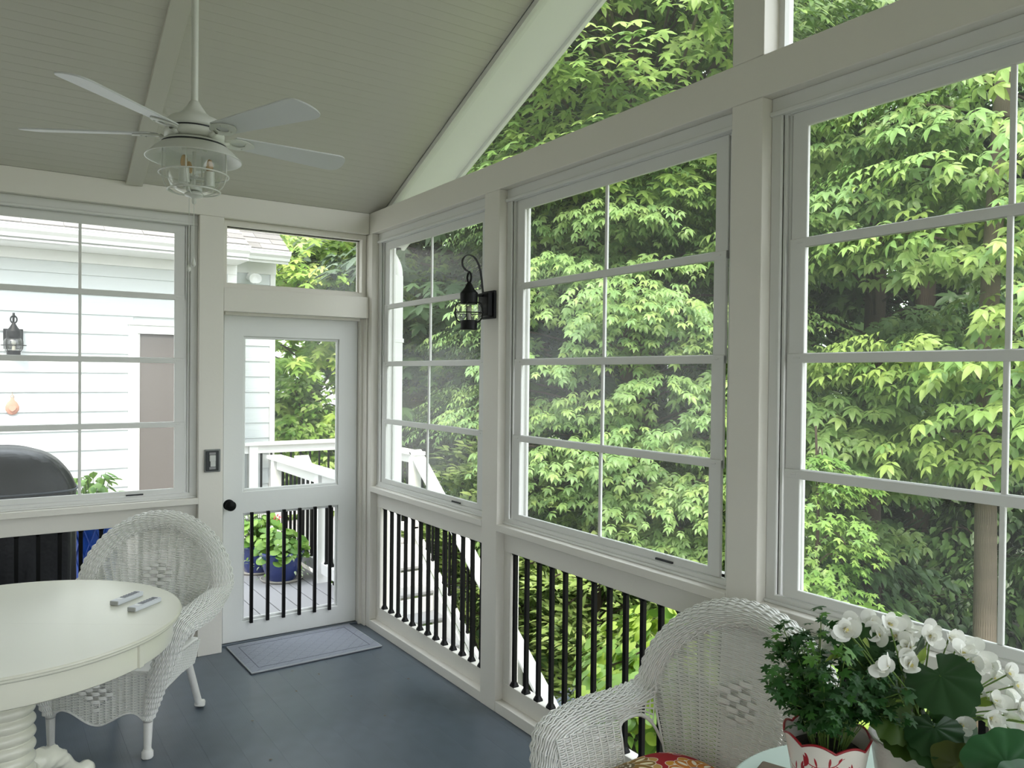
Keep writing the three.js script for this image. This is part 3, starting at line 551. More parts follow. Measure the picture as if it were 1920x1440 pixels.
  part('stretcher', rod(V(-0.207, 0.27, -0.18), V(0.207, 0.27, -0.18), 0.010, 0.010, 10), M.wickerLeg, t);
  return t;
}
const chairA = buildChair('white wicker armchair drawn up behind the cream table, beside the door post', [0.812, 0, 1.537], 52.4 * PI / 180);
chairA.scale.setScalar(0.94);
{
  const chairB = chairA.clone(); chairB.name = numbered('wicker_armchair'); scene.add(chairB);
  chairB.position.set(3.235, 0, 0.40); chairB.rotation.y = 4 * PI / 180; chairB.scale.setScalar(0.935);
  chairB.userData = { label: 'white wicker armchair with a red floral cushion, against the gable wall', category: 'chair' };
}
{ // printed seat cushion on the foreground chair
  const c = document.createElement('canvas'); c.width = c.height = 1024; const x = c.getContext('2d');
  x.fillStyle = '#a3131f'; x.fillRect(0, 0, 1024, 1024);
  const flower = (cx, cy, R, n, c1, c2, c3, c4) => {
    for (let ring = 0; ring < 2; ring++) for (let k = 0; k < n; k++) { const a = 2 * PI * (k + ring * 0.5) / n; x.save(); x.translate(cx, cy); x.rotate(a); x.fillStyle = ring ? c2 : c1; x.strokeStyle = '#e8d9c8'; x.lineWidth = 5; x.beginPath(); x.ellipse(R * (ring ? 0.5 : 0.66), 0, R * 0.38, R * 0.24, 0, 0, 7); x.fill(); x.stroke(); x.fillStyle = c3; x.beginPath(); x.ellipse(R * 0.6, 0, R * 0.2, R * 0.07, 0, 0, 7); x.fill(); x.restore(); }
    x.fillStyle = c4; x.beginPath(); x.arc(cx, cy, R * 0.26, 0, 7); x.fill(); x.strokeStyle = '#efe2d0'; x.stroke();
    x.fillStyle = '#f3ead9'; for (let k = 0; k < 8; k++) { x.beginPath(); x.arc(cx + R * 0.15 * Math.cos(k), cy + R * 0.15 * Math.sin(k * 2.3), R * 0.035, 0, 7); x.fill(); }
  };
  const medal = (cx, cy, R) => {
    x.fillStyle = '#2a2f63'; x.strokeStyle = '#d9cfd6'; x.lineWidth = 6; x.beginPath(); for (let k = 0; k <= 64; k++) { const a = 2 * PI * k / 64, q = R * (1 + 0.05 * Math.cos(8 * a)); x.lineTo(cx + q * Math.cos(a), cy + q * Math.sin(a)); } x.fill(); x.stroke();
    x.fillStyle = '#f0ece6'; for (let k = 0; k < 12; k++) { const a = 2 * PI * k / 12; x.save(); x.translate(cx + R * 0.82 * Math.cos(a), cy + R * 0.82 * Math.sin(a)); x.rotate(a); x.beginPath(); x.ellipse(0, 0, R * 0.1, R * 0.07, 0, 0, 7); x.fill(); x.restore(); }
    x.fillStyle = '#7a2b4a'; x.beginPath(); x.arc(cx, cy, R * 0.62, 0, 7); x.fill(); x.stroke();
    x.fillStyle = '#f5efe6'; for (let k = 0; k < 14; k++) { const a = 2 * PI * k / 14; x.save(); x.translate(cx + R * 0.46 * Math.cos(a), cy + R * 0.46 * Math.sin(a)); x.rotate(a); x.beginPath(); x.ellipse(0, 0, R * 0.1, R * 0.055, 0, 0, 7); x.fill(); x.restore(); }
    x.fillStyle = '#c98322'; x.beginPath(); x.arc(cx, cy, R * 0.32, 0, 7); x.fill();
    x.fillStyle = '#f5e6c8'; for (let k = 0; k < 9; k++) { const a = 2 * PI * k / 9; x.beginPath(); x.arc(cx + R * 0.18 * Math.cos(a), cy + R * 0.18 * Math.sin(a), R * 0.035, 0, 7); x.fill(); }
  };
  flower(480, 300, 190, 9, '#d2942f', '#c77a2a', '#f6ecd8', '#8d7f95'); flower(640, 130, 150, 8, '#d98a78', '#c2566b', '#f6ecd8', '#7d3b55'); flower(160, 560, 200, 10, '#c59a55', '#8d6a2c', '#f2e4bf', '#6b5a3a'); flower(560, 720, 210, 9, '#b35a7e', '#d98a78', '#f6ecd8', '#d2942f'); flower(880, 830, 170, 9, '#d2942f', '#d98a78', '#f6ecd8', '#7d3b55'); flower(160, 120, 130, 8, '#b35a7e', '#d98a78', '#f6ecd8', '#c98322');
  medal(860, 330, 175); medal(270, 900, 150);
  const tx = new THREE.CanvasTexture(c); tx.colorSpace = THREE.SRGBColorSpace; tx.flipY = true;
  const t = thing('seat_cushion', 'red cushion with a print of large flowers, on the wicker armchair by the gable wall', 'cushion', [3.245, 0.375, 0.455], 4 * PI / 180);
  const NU = 48, NV = 20, p = [], uv = [], idx = [];
  for (let j = 0; j <= NV; j++) for (let i = 0; i <= NU; i++) {
    const v = -PI / 2 + PI * j / NV, u = 2 * PI * i / NU, cp = Math.sign(Math.cos(v)) * Math.abs(Math.cos(v)) ** 0.45, sp = Math.sign(Math.sin(v)) * Math.abs(Math.sin(v)) ** 0.9;
    const q = (a) => Math.sign(a) * Math.abs(a) ** 0.55, x = 0.245 * cp * q(Math.cos(u)), z = 0.235 * cp * q(Math.sin(u)), y = 0.062 + 0.062 * sp + (sp > 0 ? 0.012 * (1 - (x / 0.245) ** 2) * (1 - (z / 0.235) ** 2) : 0);
    p.push(x, y, z); uv.push(0.5 + x * 1.9, 0.5 - z * 1.9);
  }
  for (let j = 0; j < NV; j++) for (let i = 0; i < NU; i++) { const a = j * (NU + 1) + i, b = a + NU + 1; idx.push(a, b, a + 1, b, b + 1, a + 1); }
  const g = new THREE.BufferGeometry(); g.setAttribute('position', new THREE.Float32BufferAttribute(p, 3)); g.setAttribute('uv', new THREE.Float32BufferAttribute(uv, 2)); g.setIndex(idx); g.computeVertexNormals();
  part('cover', g, std(0xffffff, 0.85, { map: tx }), t);
  const pipe = []; for (let k = 0; k < 60; k++) { const u = 2 * PI * k / 60, q = (a) => Math.sign(a) * Math.abs(a) ** 0.55; pipe.push(V(0.247 * q(Math.cos(u)), 0.062, 0.237 * q(Math.sin(u)))); }
  part('piping', tube(pipe, 0.004, 160, 6, true), std(lin(0.35, 0.03, 0.04), 0.8), t);
}
// ───────────────────────── leaf shapes (unit size, petiole at the origin, blade along +x, face up +y) ─────────────────────────
function polarLeaf(radius, { n = 28, rings = 2, cup = 0.12, droop = 0.25, ridges = 5, ridge = 0.03, off = 0 } = {}) {   // radius(θ): outline round the petiole
  const p = [0, 0, 0], uv = [0.5, 0.5], idx = [];
  for (let j = 1; j <= rings; j++) for (let i = 0; i < n; i++) {
    const a = -PI + 2 * PI * i / n, r = radius(a) * j / rings, x = r * Math.cos(a) + off * 0, z = r * Math.sin(a);
    p.push(x, -droop * r * r + ridge * r * Math.abs(Math.cos(a * ridges / 2)) + cup * z * z, z); uv.push(0.5 + x * 0.5, 0.5 + z * 0.5);
  }
  for (let i = 0; i < n; i++) idx.push(0, 1 + (i + 1) % n, 1 + i);
  for (let j = 1; j < rings; j++) for (let i = 0; i < n; i++) { const a = 1 + (j - 1) * n + i, b = 1 + (j - 1) * n + (i + 1) % n; idx.push(a, b, a + n, b, b + n, a + n); }
  const g = new THREE.BufferGeometry(); g.setAttribute('position', new THREE.Float32BufferAttribute(p, 3)); g.setAttribute('uv', new THREE.Float32BufferAttribute(uv, 2)); g.setIndex(idx); g.computeVertexNormals(); return g;
}
function bladeLeaf(width, { segs = 5, fold = 0.25, droop = 0.35, tip = 1.3, base = 0.7, start = 0.0 } = {}) { // long leaf: half width w(t) along x from 0 to 1
  const p = [], idx = [];
  for (let k = 0; k <= segs; k++) { const t = k / segs, w = width * Math.pow(Math.sin(PI * Math.pow(t, base)), 0.9) * (t < 1 ? 1 : 0) * Math.pow(1 - t * 0.35, tip) + 1e-4, y = -droop * t * t; for (const s of [-1, 0, 1]) p.push(start + t, y + fold * Math.abs(s) * w, s * w); }
  for (let k = 0; k < segs; k++) for (const s of [0, 1]) { const a = k * 3 + s, b = a + 3; idx.push(a, a + 1, b, a + 1, b + 1, b); }
  const g = new THREE.BufferGeometry(); g.setAttribute('position', new THREE.Float32BufferAttribute(p, 3)); g.setIndex(idx); g.computeVertexNormals(); return g;
}
const lobes = (depths, sharp = 1) => (a) => { let r = 0.18; for (const [c, R, w] of depths) { const d = Math.abs(((a - c + 3 * PI) % (2 * PI)) - PI); r = Math.max(r, R * Math.max(0, 1 - (d / w) ** sharp)); } return r; };
const L = {
  maple: polarLeaf(lobes([[0, 1, 0.75], [0.95, 0.86, 0.62], [-0.95, 0.86, 0.62], [1.9, 0.55, 0.5], [-1.9, 0.55, 0.5]]), { n: 26, rings: 1, droop: 0.22, cup: -0.12 }),
  herb: polarLeaf((a) => (Math.abs(a) > 2.6 ? 0.15 : 0.75 + 0.22 * Math.cos(7 * a)) * (1 - 0.1 * Math.abs(a)), { n: 30, rings: 1, droop: 0.3, cup: 0.05 }),
  heart: polarLeaf((a) => { const b = Math.abs(a); return b > 2.75 ? 0.12 + 0.3 * (PI - b) : (0.42 + 0.62 * Math.pow(1 - b / PI, 1.6) + 0.18 * Math.sin(Math.min(PI, b * 1.1))); }, { n: 20, rings: 1, droop: 0.18, cup: 0.18 }),
  begonia: polarLeaf((a) => { const b = Math.abs(a); return (b > 2.8 ? 0.2 : 0.62 + 0.42 * Math.pow(1 - b / PI, 2) + (a > 0 ? 0.16 : 0.05) * Math.sin(b)) * (1 + 0.035 * Math.cos(17 * a)); }, { n: 68, rings: 4, droop: 0.22, cup: 0.10, ridges: 9, ridge: 0.055 }),
  shield: polarLeaf((a) => 0.95 + 0.1 * Math.cos(3 * a) + 0.03 * Math.cos(9 * a), { n: 54, rings: 4, droop: 0.16, cup: 0.05, ridges: 9, ridge: 0.05 }),
  ellipse: bladeLeaf(0.27, { segs: 4, droop: 0.25, tip: 0.6 }),
  laurel: bladeLeaf(0.19, { segs: 4, droop: 0.3, tip: 0.6 }),
  basil: bladeLeaf(0.36, { segs: 5, droop: 0.45, tip: 0.6, fold: -0.25 }),
  grass: bladeLeaf(0.03, { segs: 6, droop: 0.7, tip: 1 }),
};
{ // compound hickory leaf: five drooping leaflets on a short stalk
  const g = [], one = (len, wid) => bladeLeaf(wid, { segs: 4, droop: 0.42, fold: 0.22, base: 0.8, tip: 0.5 }).scale(len, len, len);
  g.push(one(0.58, 0.24).translate(0.46, 0, 0));
  for (const s of [-1, 1]) { g.push(one(0.50, 0.23).rotateY(s * 0.85).translate(0.43, 0, 0), one(0.36, 0.22).rotateY(s * 1.35).translate(0.22, 0, 0)); }
  const st = new THREE.BufferGeometry(); st.setAttribute('position', new THREE.Float32BufferAttribute([0, 0, -0.008, 0.5, 0, 0, 0, 0, 0.008, 0, 0.012, 0, 0.5, 0.004, 0, 0, 0, 0.008], 3)); st.computeVertexNormals();
  L.hickory = merge([...g, st]);
}
const leafMat = (r, g, b, rough = 0.5, trans = 0.35) => phys(lin(r, g, b), rough, { transmission: trans, thickness: 0, ior: 1.4 });
function orient(o, pos, dir, up, size, roll = 0) {    // place a leaf: blade along dir, face towards up
  const x = dir.clone().normalize(), z = new THREE.Vector3().crossVectors(x, up).normalize(), y = new THREE.Vector3().crossVectors(z, x);
  const m = new THREE.Matrix4().makeBasis(x, y, z); if (roll) m.multiply(new THREE.Matrix4().makeRotationX(roll));
  m.scale(V(size, size, size)); m.setPosition(pos); if (o) { o.matrix.copy(m); o.matrix.decompose(o.position, o.quaternion, o.scale); } return m;
}

// ───────────────────────── side table with the flowering plants ─────────────────────────
{
  const t = thing('side_table', 'round mint-green side table carrying the potted plants by the right window', 'table', [3.91, 0, 0.49]);
  part('tabletop', lathe([[0.0001, 0.712], [0.345, 0.712], [0.357, 0.718], [0.361, 0.727], [0.357, 0.736], [0.349, 0.74], [0.0001, 0.74]], 96), M.mint, t);
  part('apron', lathe([[0.30, 0.712], [0.305, 0.70], [0.305, 0.655], [0.295, 0.65], [0.285, 0.65], [0.285, 0.712]], 72), M.mint, t);
  for (let k = 0; k < 4; k++) { const a = k * PI / 2 + 0.6; part('leg', rod(V(0.27 * Math.cos(a), 0, 0.27 * Math.sin(a)), V(0.255 * Math.cos(a), 0.66, 0.255 * Math.sin(a)), 0.015, 0.022, 14), M.mint, t); }
  const b = thing('wooden_board', 'small dark wooden board with rounded corners beside the red-patterned pot', 'board', [3.70, 0.7405, 0.585], 0.35);
  part('board', new RoundedBoxGeometry(0.15, 0.016, 0.13, 3, 0.007).translate(0, 0.008, 0), M.oldWood, b);
}
{ // scalloped white pot with red sprigs, full of a fine-leaved herb
  const c = document.createElement('canvas'); c.width = 1024; c.height = 512; const x = c.getContext('2d');
  x.fillStyle = '#efe6dc'; x.fillRect(0, 0, 1024, 512);
  const sprig = (ox, oy, s, f) => {
    x.save(); x.translate(ox, oy); x.scale(s * f, s); x.fillStyle = x.strokeStyle = '#a8222c'; x.lineWidth = 5;
    x.beginPath(); x.moveTo(-90, -40); x.quadraticCurveTo(-50, 10, 10, 20); x.quadraticCurveTo(60, 35, 100, 10); x.stroke(); x.lineWidth = 3; x.beginPath(); x.moveTo(-90, 45); x.quadraticCurveTo(-60, 0, -20, 12); x.stroke();
    const lf = (px, py, a, l, w) => { x.save(); x.translate(px, py); x.rotate(a); x.beginPath(); x.moveTo(0, 0); x.quadraticCurveTo(l * 0.5, -w, l, 0); x.quadraticCurveTo(l * 0.5, w * 0.6, 0, 0); x.fill(); x.restore(); };
    for (const [px, py, a, l, w] of [[-70, -15, -1.9, 55, 17], [-60, -5, 2.4, 48, 18], [-20, 14, -1.7, 60, 17], [0, 20, 1.9, 60, 16], [45, 28, -1.3, 52, 16], [70, 25, 1.2, 50, 14], [-88, -40, -2.4, 22, 9], [-95, 45, 2.9, 22, 9]]) lf(px, py, a, l, w);
    for (const [a, l] of [[-1.2, 62], [-0.75, 68], [-0.3, 66], [0.15, 58], [0.6, 46]]) lf(92, 12, a, l, 19);
    x.restore();
  };
  for (let k = 0; k < 6; k++) { sprig(90 + 170 * k, 112 + (k % 2) * 40, 0.72, k % 2 ? 1 : -1); sprig(20 + 170 * k, 290 + (k % 2) * 40, 0.7, k % 2 ? -1 : 1); }
  const tx = new THREE.CanvasTexture(c); tx.colorSpace = THREE.SRGBColorSpace; tx.wrapS = THREE.RepeatWrapping;
  const t = thing('potted_herb', 'fine-leaved green herb in a white scalloped pot painted with red sprigs', 'potted plant', [3.82, 0.7405, 0.61]);
  const prof = [[0.0001, 0], [0.055, 0], [0.060, 0.006], [0.066, 0.05], [0.075, 0.11], [0.084, 0.16], [0.0875, 0.178]], wob = (th, y) => (y > 0.15 ? 0.011 * (Math.abs(Math.sin(4 * th)) - 0.5) * (y - 0.15) / 0.028 : 0);
  const g = lathe(prof, 96), p = g.attributes.position; for (let i = 0; i < p.count; i++) { const th = Math.atan2(p.getZ(i), p.getX(i)); p.setY(i, p.getY(i) + wob(th, p.getY(i))); } g.computeVertexNormals();
  const pot = part('pot', g, phys(0xffffff, 0.25, { map: tx, clearcoat: 0.5, clearcoatRoughness: 0.1 }), t);
  const rim = []; for (let k = 0; k < 128; k++) { const th = 2 * PI * k / 128; rim.push(V(0.0872 * Math.cos(th), 0.178 + wob(th, 0.178), 0.0872 * Math.sin(th))); }
  part('inner_wall', lathe([[0.0855, 0.172], [0.078, 0.13], [0.0001, 0.13]], 64), std(lin(0.62, 0.58, 0.52), 0.5), t);
  part('rim_line', tube(rim, 0.0027, 256, 6, true), std(lin(0.33, 0.012, 0.02), 0.3), t);
  const sp = new THREE.SphereGeometry(1, 24, 12).scale(0.079, 0.022, 0.079).translate(0, 0.135, 0); part('soil', sp, M.soil, t);
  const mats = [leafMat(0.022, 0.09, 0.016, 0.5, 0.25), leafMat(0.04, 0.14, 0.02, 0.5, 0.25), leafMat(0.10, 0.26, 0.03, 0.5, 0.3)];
  const stems = [], spots = []; seed = 11;
  for (let k = 0; k < 54; k++) {
    const low = k >= 40, a = low ? rr(0, 2 * PI) : rr(0, 2 * PI), r = low ? rr(0.05, 0.095) : Math.sqrt(rnd()) * 0.16, h = low ? rr(0.215, 0.27) : 0.33 * (1 - 0.55 * (r / 0.16) ** 2) * rr(0.5, 1.0) + 0.135, e = V(r * Math.cos(a), h, r * Math.sin(a)), b = V(0.03 * Math.cos(a), 0.14, 0.03 * Math.sin(a));
    const cv = new THREE.CatmullRomCurve3([b, b.clone().lerp(e, 0.5).add(V(0, 0.04, 0)), e]); stems.push(new THREE.TubeGeometry(cv, 8, 0.0012, 5));
    for (let j = 0; j < 15; j++) { const q = cv.getPoint(0.25 + 0.75 * Math.sqrt(rnd())); spots.push([q.add(V(rr(-1, 1) * 0.024, rr(-0.6, 1) * 0.02, rr(-1, 1) * 0.024)), V(q.x + rr(-0.1, 0.1), rr(-0.06, 0.06), q.z + rr(-0.1, 0.1)), V(q.x * 3 + rr(-0.5, 0.5), 0.7, q.z * 3 + rr(-0.5, 0.5)), rr(0.013, 0.024), q.y]); }
  }
  part('stems', stems, M.stem, t);
  const order = spots.sort((a, b) => a[0].z - b[0].z).slice(-860), rest = [];
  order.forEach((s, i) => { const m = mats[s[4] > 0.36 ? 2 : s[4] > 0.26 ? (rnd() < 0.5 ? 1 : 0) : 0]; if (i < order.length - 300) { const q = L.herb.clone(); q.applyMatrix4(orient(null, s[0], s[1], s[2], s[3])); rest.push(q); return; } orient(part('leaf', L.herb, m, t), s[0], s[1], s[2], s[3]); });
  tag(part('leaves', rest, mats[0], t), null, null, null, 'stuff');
}
{ // white begonia
  const o = V(3.935, 0.7405, 0.473), t = thing('potted_begonia', 'begonia with white flowers and large dark leaves in a plain white pot', 'potted plant', [o.x, o.y, o.z]);
  part('pot', lathe([[0.0001, 0], [0.058, 0], [0.063, 0.005], [0.072, 0.07], [0.082, 0.145], [0.086, 0.168], [0.089, 0.172], [0.089, 0.178], [0.083, 0.178], [0.080, 0.16], [0.0001, 0.15]], 72), phys(lin(0.70, 0.67, 0.63), 0.3, { clearcoat: 0.3, bumpMap: rep(T.paint, 3), bumpScale: 0.003 }), t);
  part('soil', lathe([[0.0001, 0.16], [0.05, 0.158], [0.081, 0.152], [0.0001, 0.14]], 32), M.soil, t);
  const lm = [leafMat(0.022, 0.065, 0.02, 0.4, 0.15), leafMat(0.03, 0.085, 0.022, 0.4, 0.2), leafMat(0.06, 0.115, 0.018, 0.45, 0.3)];
  const FL = [[3.868, 1.155, 0.62], [3.864, 1.152, 0.588], [3.841, 1.14, 0.48], [3.867, 1.124, 0.498], [3.917, 1.168, 0.544], [3.909, 1.144, 0.472], [3.909, 1.123, 0.461], [3.938, 1.116, 0.498], [3.909, 1.106, 0.397], [3.964, 1.142, 0.471], [3.966, 1.127, 0.399], [3.969, 1.113, 0.363], [4.021, 1.115, 0.451], [4.02, 1.095, 0.413], [4.017, 1.094, 0.381], [4.017, 1.068, 0.325], [4.081, 1.085, 0.399], [4.031, 1.011, 0.384], [4.055, 1.018, 0.337], [4.094, 1.015, 0.379], [4.083, 1.014, 0.468], [4.034, 0.962, 0.299], [4.029, 0.981, 0.474], [3.945, 1.097, 0.592], [3.891, 1.044, 0.528], [3.815, 1.118, 0.574], [4.077, 1.052, 0.359]];
  const LV = [[4.024, 1.083, 0.519, 0.078], [3.835, 1.102, 0.53, 0.05], [4.021, 0.983, 0.543, 0.062], [3.904, 1.075, 0.428, 0.06], [3.955, 0.947, 0.534, 0.06], [4.022, 0.954, 0.56, 0.05], [3.88, 1.084, 0.499, 0.05], [3.988, 1.057, 0.393, 0.05], [4.021, 0.898, 0.384, 0.05], [3.935, 0.985, 0.563, 0.06], [3.939, 0.98, 0.432, 0.06], [3.88, 1.043, 0.553, 0.055], [3.902, 1.009, 0.451, 0.06], [4.014, 1.011, 0.463, 0.05], [3.92, 1.013, 0.549, 0.05], [3.86, 0.99, 0.42, 0.05], [4.0, 0.95, 0.42, 0.055]];
  seed = 21; const stems = [];
  const stemTo = (q, r) => { const b = V(rr(-0.03, 0.03), 0.155, rr(-0.03, 0.03)); stems.push(new THREE.TubeGeometry(new THREE.CatmullRomCurve3([b, b.clone().lerp(q, 0.5).add(V(0, 0.03, 0)), q]), 10, r, 6)); };
  LV.forEach(([x, y, z, s], i) => {
    const q = V(x, y, z).sub(o), out = V(q.x, 0, q.z).normalize();
    const cam = V(0.45, 0.55, 0.75), m = part('leaf', L.begonia, lm[i % 5 === 4 ? 2 : i % 2], t);
    orient(m, q.clone().addScaledVector(out, -s * 0.25), out.clone().add(V(rr(-0.4, 0.4), -0.45, rr(-0.4, 0.4))), cam.clone().add(V(rr(-0.35, 0.35), rr(-0.1, 0.35), rr(-0.35, 0.35))), s * 1.05);
    stemTo(q.clone().addScaledVector(out, -s * 0.25), 0.0028);
  });
  // flowers: rounded cupped petals round a small yellow-green centre
  const petal = (() => { const p = [0, 0, 0], idx = [], n = 14, R = 3; for (let j = 1; j <= R; j++) for (let k = 0; k < n; k++) { const a = 2 * PI * k / n, r = j / R; const X = 0.5 + 0.52 * r * Math.cos(a), Z = 0.47 * r * Math.sin(a); p.push(X, 0.55 * Math.pow(Math.max(0, X), 1.6) * 0.6 + 0.25 * Z * Z + (j === R ? -0.02 : 0.03), Z); } p[0] = 0.5; p[1] = 0.12; for (let k = 0; k < n; k++) idx.push(0, 1 + (k + 1) % n, 1 + k); for (let j = 1; j < R; j++) for (let k = 0; k < n; k++) { const a = 1 + (j - 1) * n + k, b = 1 + (j - 1) * n + (k + 1) % n; idx.push(a, b, a + n, b, b + n, a + n); } const g = new THREE.BufferGeometry(); g.setAttribute('position', new THREE.Float32BufferAttribute(p, 3)); g.setIndex(idx); g.computeVertexNormals(); return g; })();
  const white = phys(lin(0.95, 0.95, 0.90), 0.6, { transmission: 0.25, thickness: 0 }), green = leafMat(0.30, 0.42, 0.07, 0.5, 0.35), center = std(lin(0.62, 0.55, 0.2), 0.7);
  [...FL, ...FL.filter((_, i) => i % 2).map(([a, b, c]) => [a + rr(-0.03, 0.03), b + rr(-0.035, 0.005), c + rr(-0.03, 0.03)])].forEach(([x, y, z], i) => {
    const q = V(x, y, z).sub(o), f = new THREE.Group(); f.name = 'flower'; t.add(f);
    const n = V(q.x + rr(-0.08, 0.08) + 0.09, 0.06 + rr(-0.02, 0.10), q.z + rr(-0.08, 0.08) + 0.14), s = rr(0.029, 0.038);
    orient(f, q, V(rr(-1, 1), rr(-0.5, 0.5), rr(-1, 1)), n, 1);
    for (const [a, k, tilt] of [[0, 1, 0.1], [PI, 1, 0.1], [PI / 2, 0.8, 0.3], [-PI / 2, 0.8, 0.3], [0.8, 0.66, 0.7], [3.9, 0.66, 0.7], [2.3, 0.5, 1.0], [5.4, 0.5, 1.0]]) { const m = part('petal', petal, white, f); m.rotation.set(0, a + rr(-0.2, 0.2), tilt + rr(0, 0.45), 'YXZ'); m.scale.setScalar(s * k); }
    part('flower_centre', new THREE.SphereGeometry(s * 0.15, 10, 8).translate(0, s * 0.16, 0), center, f);
    stemTo(q, 0.0017);
  });
  for (let k = 0; k < 26; k++) { const b = FL[k % FL.length], q = V(b[0], b[1], b[2]).sub(o).multiplyScalar(rr(0.8, 0.95)).add(V(rr(-0.03, 0.03), rr(-0.03, 0.01), rr(-0.03, 0.03))); orient(part('bud_leaf', L.ellipse, green, t), q, V(rr(-1, 1), rr(-0.4, 0.6), rr(-1, 1)), V(rr(-0.3, 0.6), 0.6, rr(0, 0.8)), rr(0.02, 0.045)); }
  part('stems', stems, M.stem, t);
}
{ // a third plant at the right edge: broad smooth leaves
  const t = thing('potted_foliage_plant', 'plant with broad smooth green leaves at the right edge of the side table', 'potted plant', [4.13, 0.7405, 0.60]);
  part('pot', lathe([[0.0001, 0], [0.045, 0], [0.055, 0.06], [0.062, 0.115], [0.066, 0.12], [0.064, 0.128], [0.058, 0.125], [0.055, 0.10], [0.0001, 0.10]], 48), std(lin(0.35, 0.17, 0.09), 0.8), t);
  part('soil', lathe([[0.0001, 0.108], [0.057, 0.102], [0.0001, 0.09]], 24), M.soil, t);
  const lm = [leafMat(0.028, 0.105, 0.035, 0.35, 0.2), leafMat(0.07, 0.09, 0.014, 0.4, 0.25)], stems = [];
  for (const [x, y, z, s, k, d, u] of [[0.02, 0.235, -0.045, 0.07, 0, [0.5, -0.5, 0.1], [0.5, 0.6, 0.65]], [-0.06, 0.205, -0.03, 0.046, 1, [0.2, -0.8, 0.3], [0.4, 0.35, 0.8]], [0.03, 0.20, 0.10, 0.06, 0, [0.5, -0.4, 0.6], [0.4, 0.8, 0.5]], [-0.06, 0.17, 0.06, 0.045, 1, [-0.4, -0.6, 0.5], [0.2, 0.6, 0.8]], [0.08, 0.24, 0.02, 0.06, 0, [1, -0.3, 0], [0.4, 0.9, 0.3]], [-0.02, 0.15, 0.09, 0.05, 1, [0, -0.7, 0.8], [0.3, 0.5, 0.9]]]) {
    orient(part('leaf', L.shield, lm[k], t), V(x, y, z), V(...d), V(...u), s);
    stems.push(new THREE.TubeGeometry(new THREE.CatmullRomCurve3([V(x * 0.1, 0.1, z * 0.1), V(x * 0.4, y * 0.7, z * 0.4), V(x, y - 0.004, z)]), 10, 0.0025, 6));
  }
  part('stems', stems, M.stem, t);
}
// ───────────────────────── outside: ground, deck, railings, stairs ─────────────────────────
const DECK = -0.04, GROUND = -3.0;
{
  const t = struct('ground', 'shaded yard and forest floor below the porch', 'ground');
  const g = new THREE.PlaneGeometry(120, 120, 90, 90).rotateX(-PI / 2).translate(-10, 0, -20), p = g.attributes.position;
  for (let i = 0; i < p.count; i++) { const x = p.getX(i), z = p.getZ(i), far = Math.max(0, Math.hypot(x, z) - 9); p.setY(i, GROUND + 0.25 * noise.noise(x * 0.15, z * 0.15, 3) * Math.min(1, far) + far * 0.02); }
  g.computeVertexNormals(); const u = boxUV(g); part('soil', u, M.ground, t);
}
{ // open deck beyond the door
  const t = struct('deck', 'grey composite deck outside the screen door', 'deck');
  const n = 38, w = 0.144, g = bx(-4.15, -0.145, DECK - 0.025, DECK, 0.003, w - 0.003, 0.003);
  for (let i = 0; i < n; i++) part('deck_board', g, M.deck, t).position.z = -0.24 + i * w;
  const land = bx(-4.15, -2.42, DECK - 0.025, DECK, 0.003, w - 0.003, 0.003);
  for (let i = 1; i <= 9; i++) part('deck_board', land, M.deck, t).position.z = -0.24 - i * w;
  part('fascia', [bx(-4.2, -0.145, DECK - 0.27, DECK - 0.026, -0.275, -0.245), bx(-4.2, -4.155, DECK - 0.27, DECK - 0.026, -1.6, 5.2), bx(-4.2, -2.42, DECK - 0.27, DECK - 0.026, -1.6, -1.555)], M.outWhite, t);
  for (const [x, z] of [[-2.45, -1.5], [-4.1, -1.5], [-4.1, 1.2], [-0.3, -0.3], [-2.45, -0.32]]) part('support_post', bx(x - 0.07, x + 0.07, GROUND - 0.4, DECK - 0.03, z - 0.07, z + 0.07), M.outWhite, t);
}
// a level railing from a to b: posts, cap, top and bottom rails, black balusters
function railing(label, a, b, posts, h = 0.93, cat = 'railing') {
  const d = b.clone().sub(a), Lr = Math.hypot(d.x, d.z), t = thing('deck_railing', label, cat, [a.x, a.y, a.z], Math.atan2(-d.z, d.x));
  const k = d.y / Lr, sh = (g) => { const p = g.attributes.position; for (let i = 0; i < p.count; i++) p.setY(i, p.getY(i) + k * p.getX(i)); g.computeVertexNormals(); return g; };
  part('cap', sh(bx(-0.05, Lr + 0.05, h - 0.036, h, -0.07, 0.07, 0.006)), M.outWhite, t);
  part('top_rail', sh(bx(0, Lr, h - 0.125, h - 0.037, -0.022, 0.022)), M.outWhite, t);
  part('bottom_rail', sh(bx(0, Lr, 0.075, 0.165, -0.022, 0.022)), M.outWhite, t);
  for (const u of posts) part('post', bx(u - 0.05, u + 0.05, k * u - (k ? 0.35 : 0.25), k * u + h - 0.037, -0.05, 0.05), M.outWhite, t);
  const g = merge([new THREE.BoxGeometry(0.02, h - 0.29, 0.02).translate(0, (h - 0.29) / 2, 0), new THREE.CylinderGeometry(0.014, 0.022, 0.02, 4).rotateY(PI / 4).translate(0, 0.01, 0)]);
  const n = Math.floor(Lr / 0.112);
  for (let i = 1; i < n; i++) { const u = i * Lr / n; if (posts.some((q) => Math.abs(q - u) < 0.07)) continue; part('baluster', g, M.black, t).position.set(u, k * u + 0.165, 0); }
  return t;
}
railing('white deck rail along the far edge, in front of the house corner', V(-4.1, DECK, 0.75), V(-4.1, DECK, -1.52), [0.03, 1.15, 2.25]);
railing('white deck rail running out from the porch corner beside the potted plants', V(-2.62, DECK, -0.20), V(-0.14, DECK, -0.20), [0.06, 1.24, 2.44]);
railing('short white rail along the outer side of the stair landing', V(-4.1, DECK, -1.55), V(-2.3, DECK, -1.55), [0.05, 1.75]);
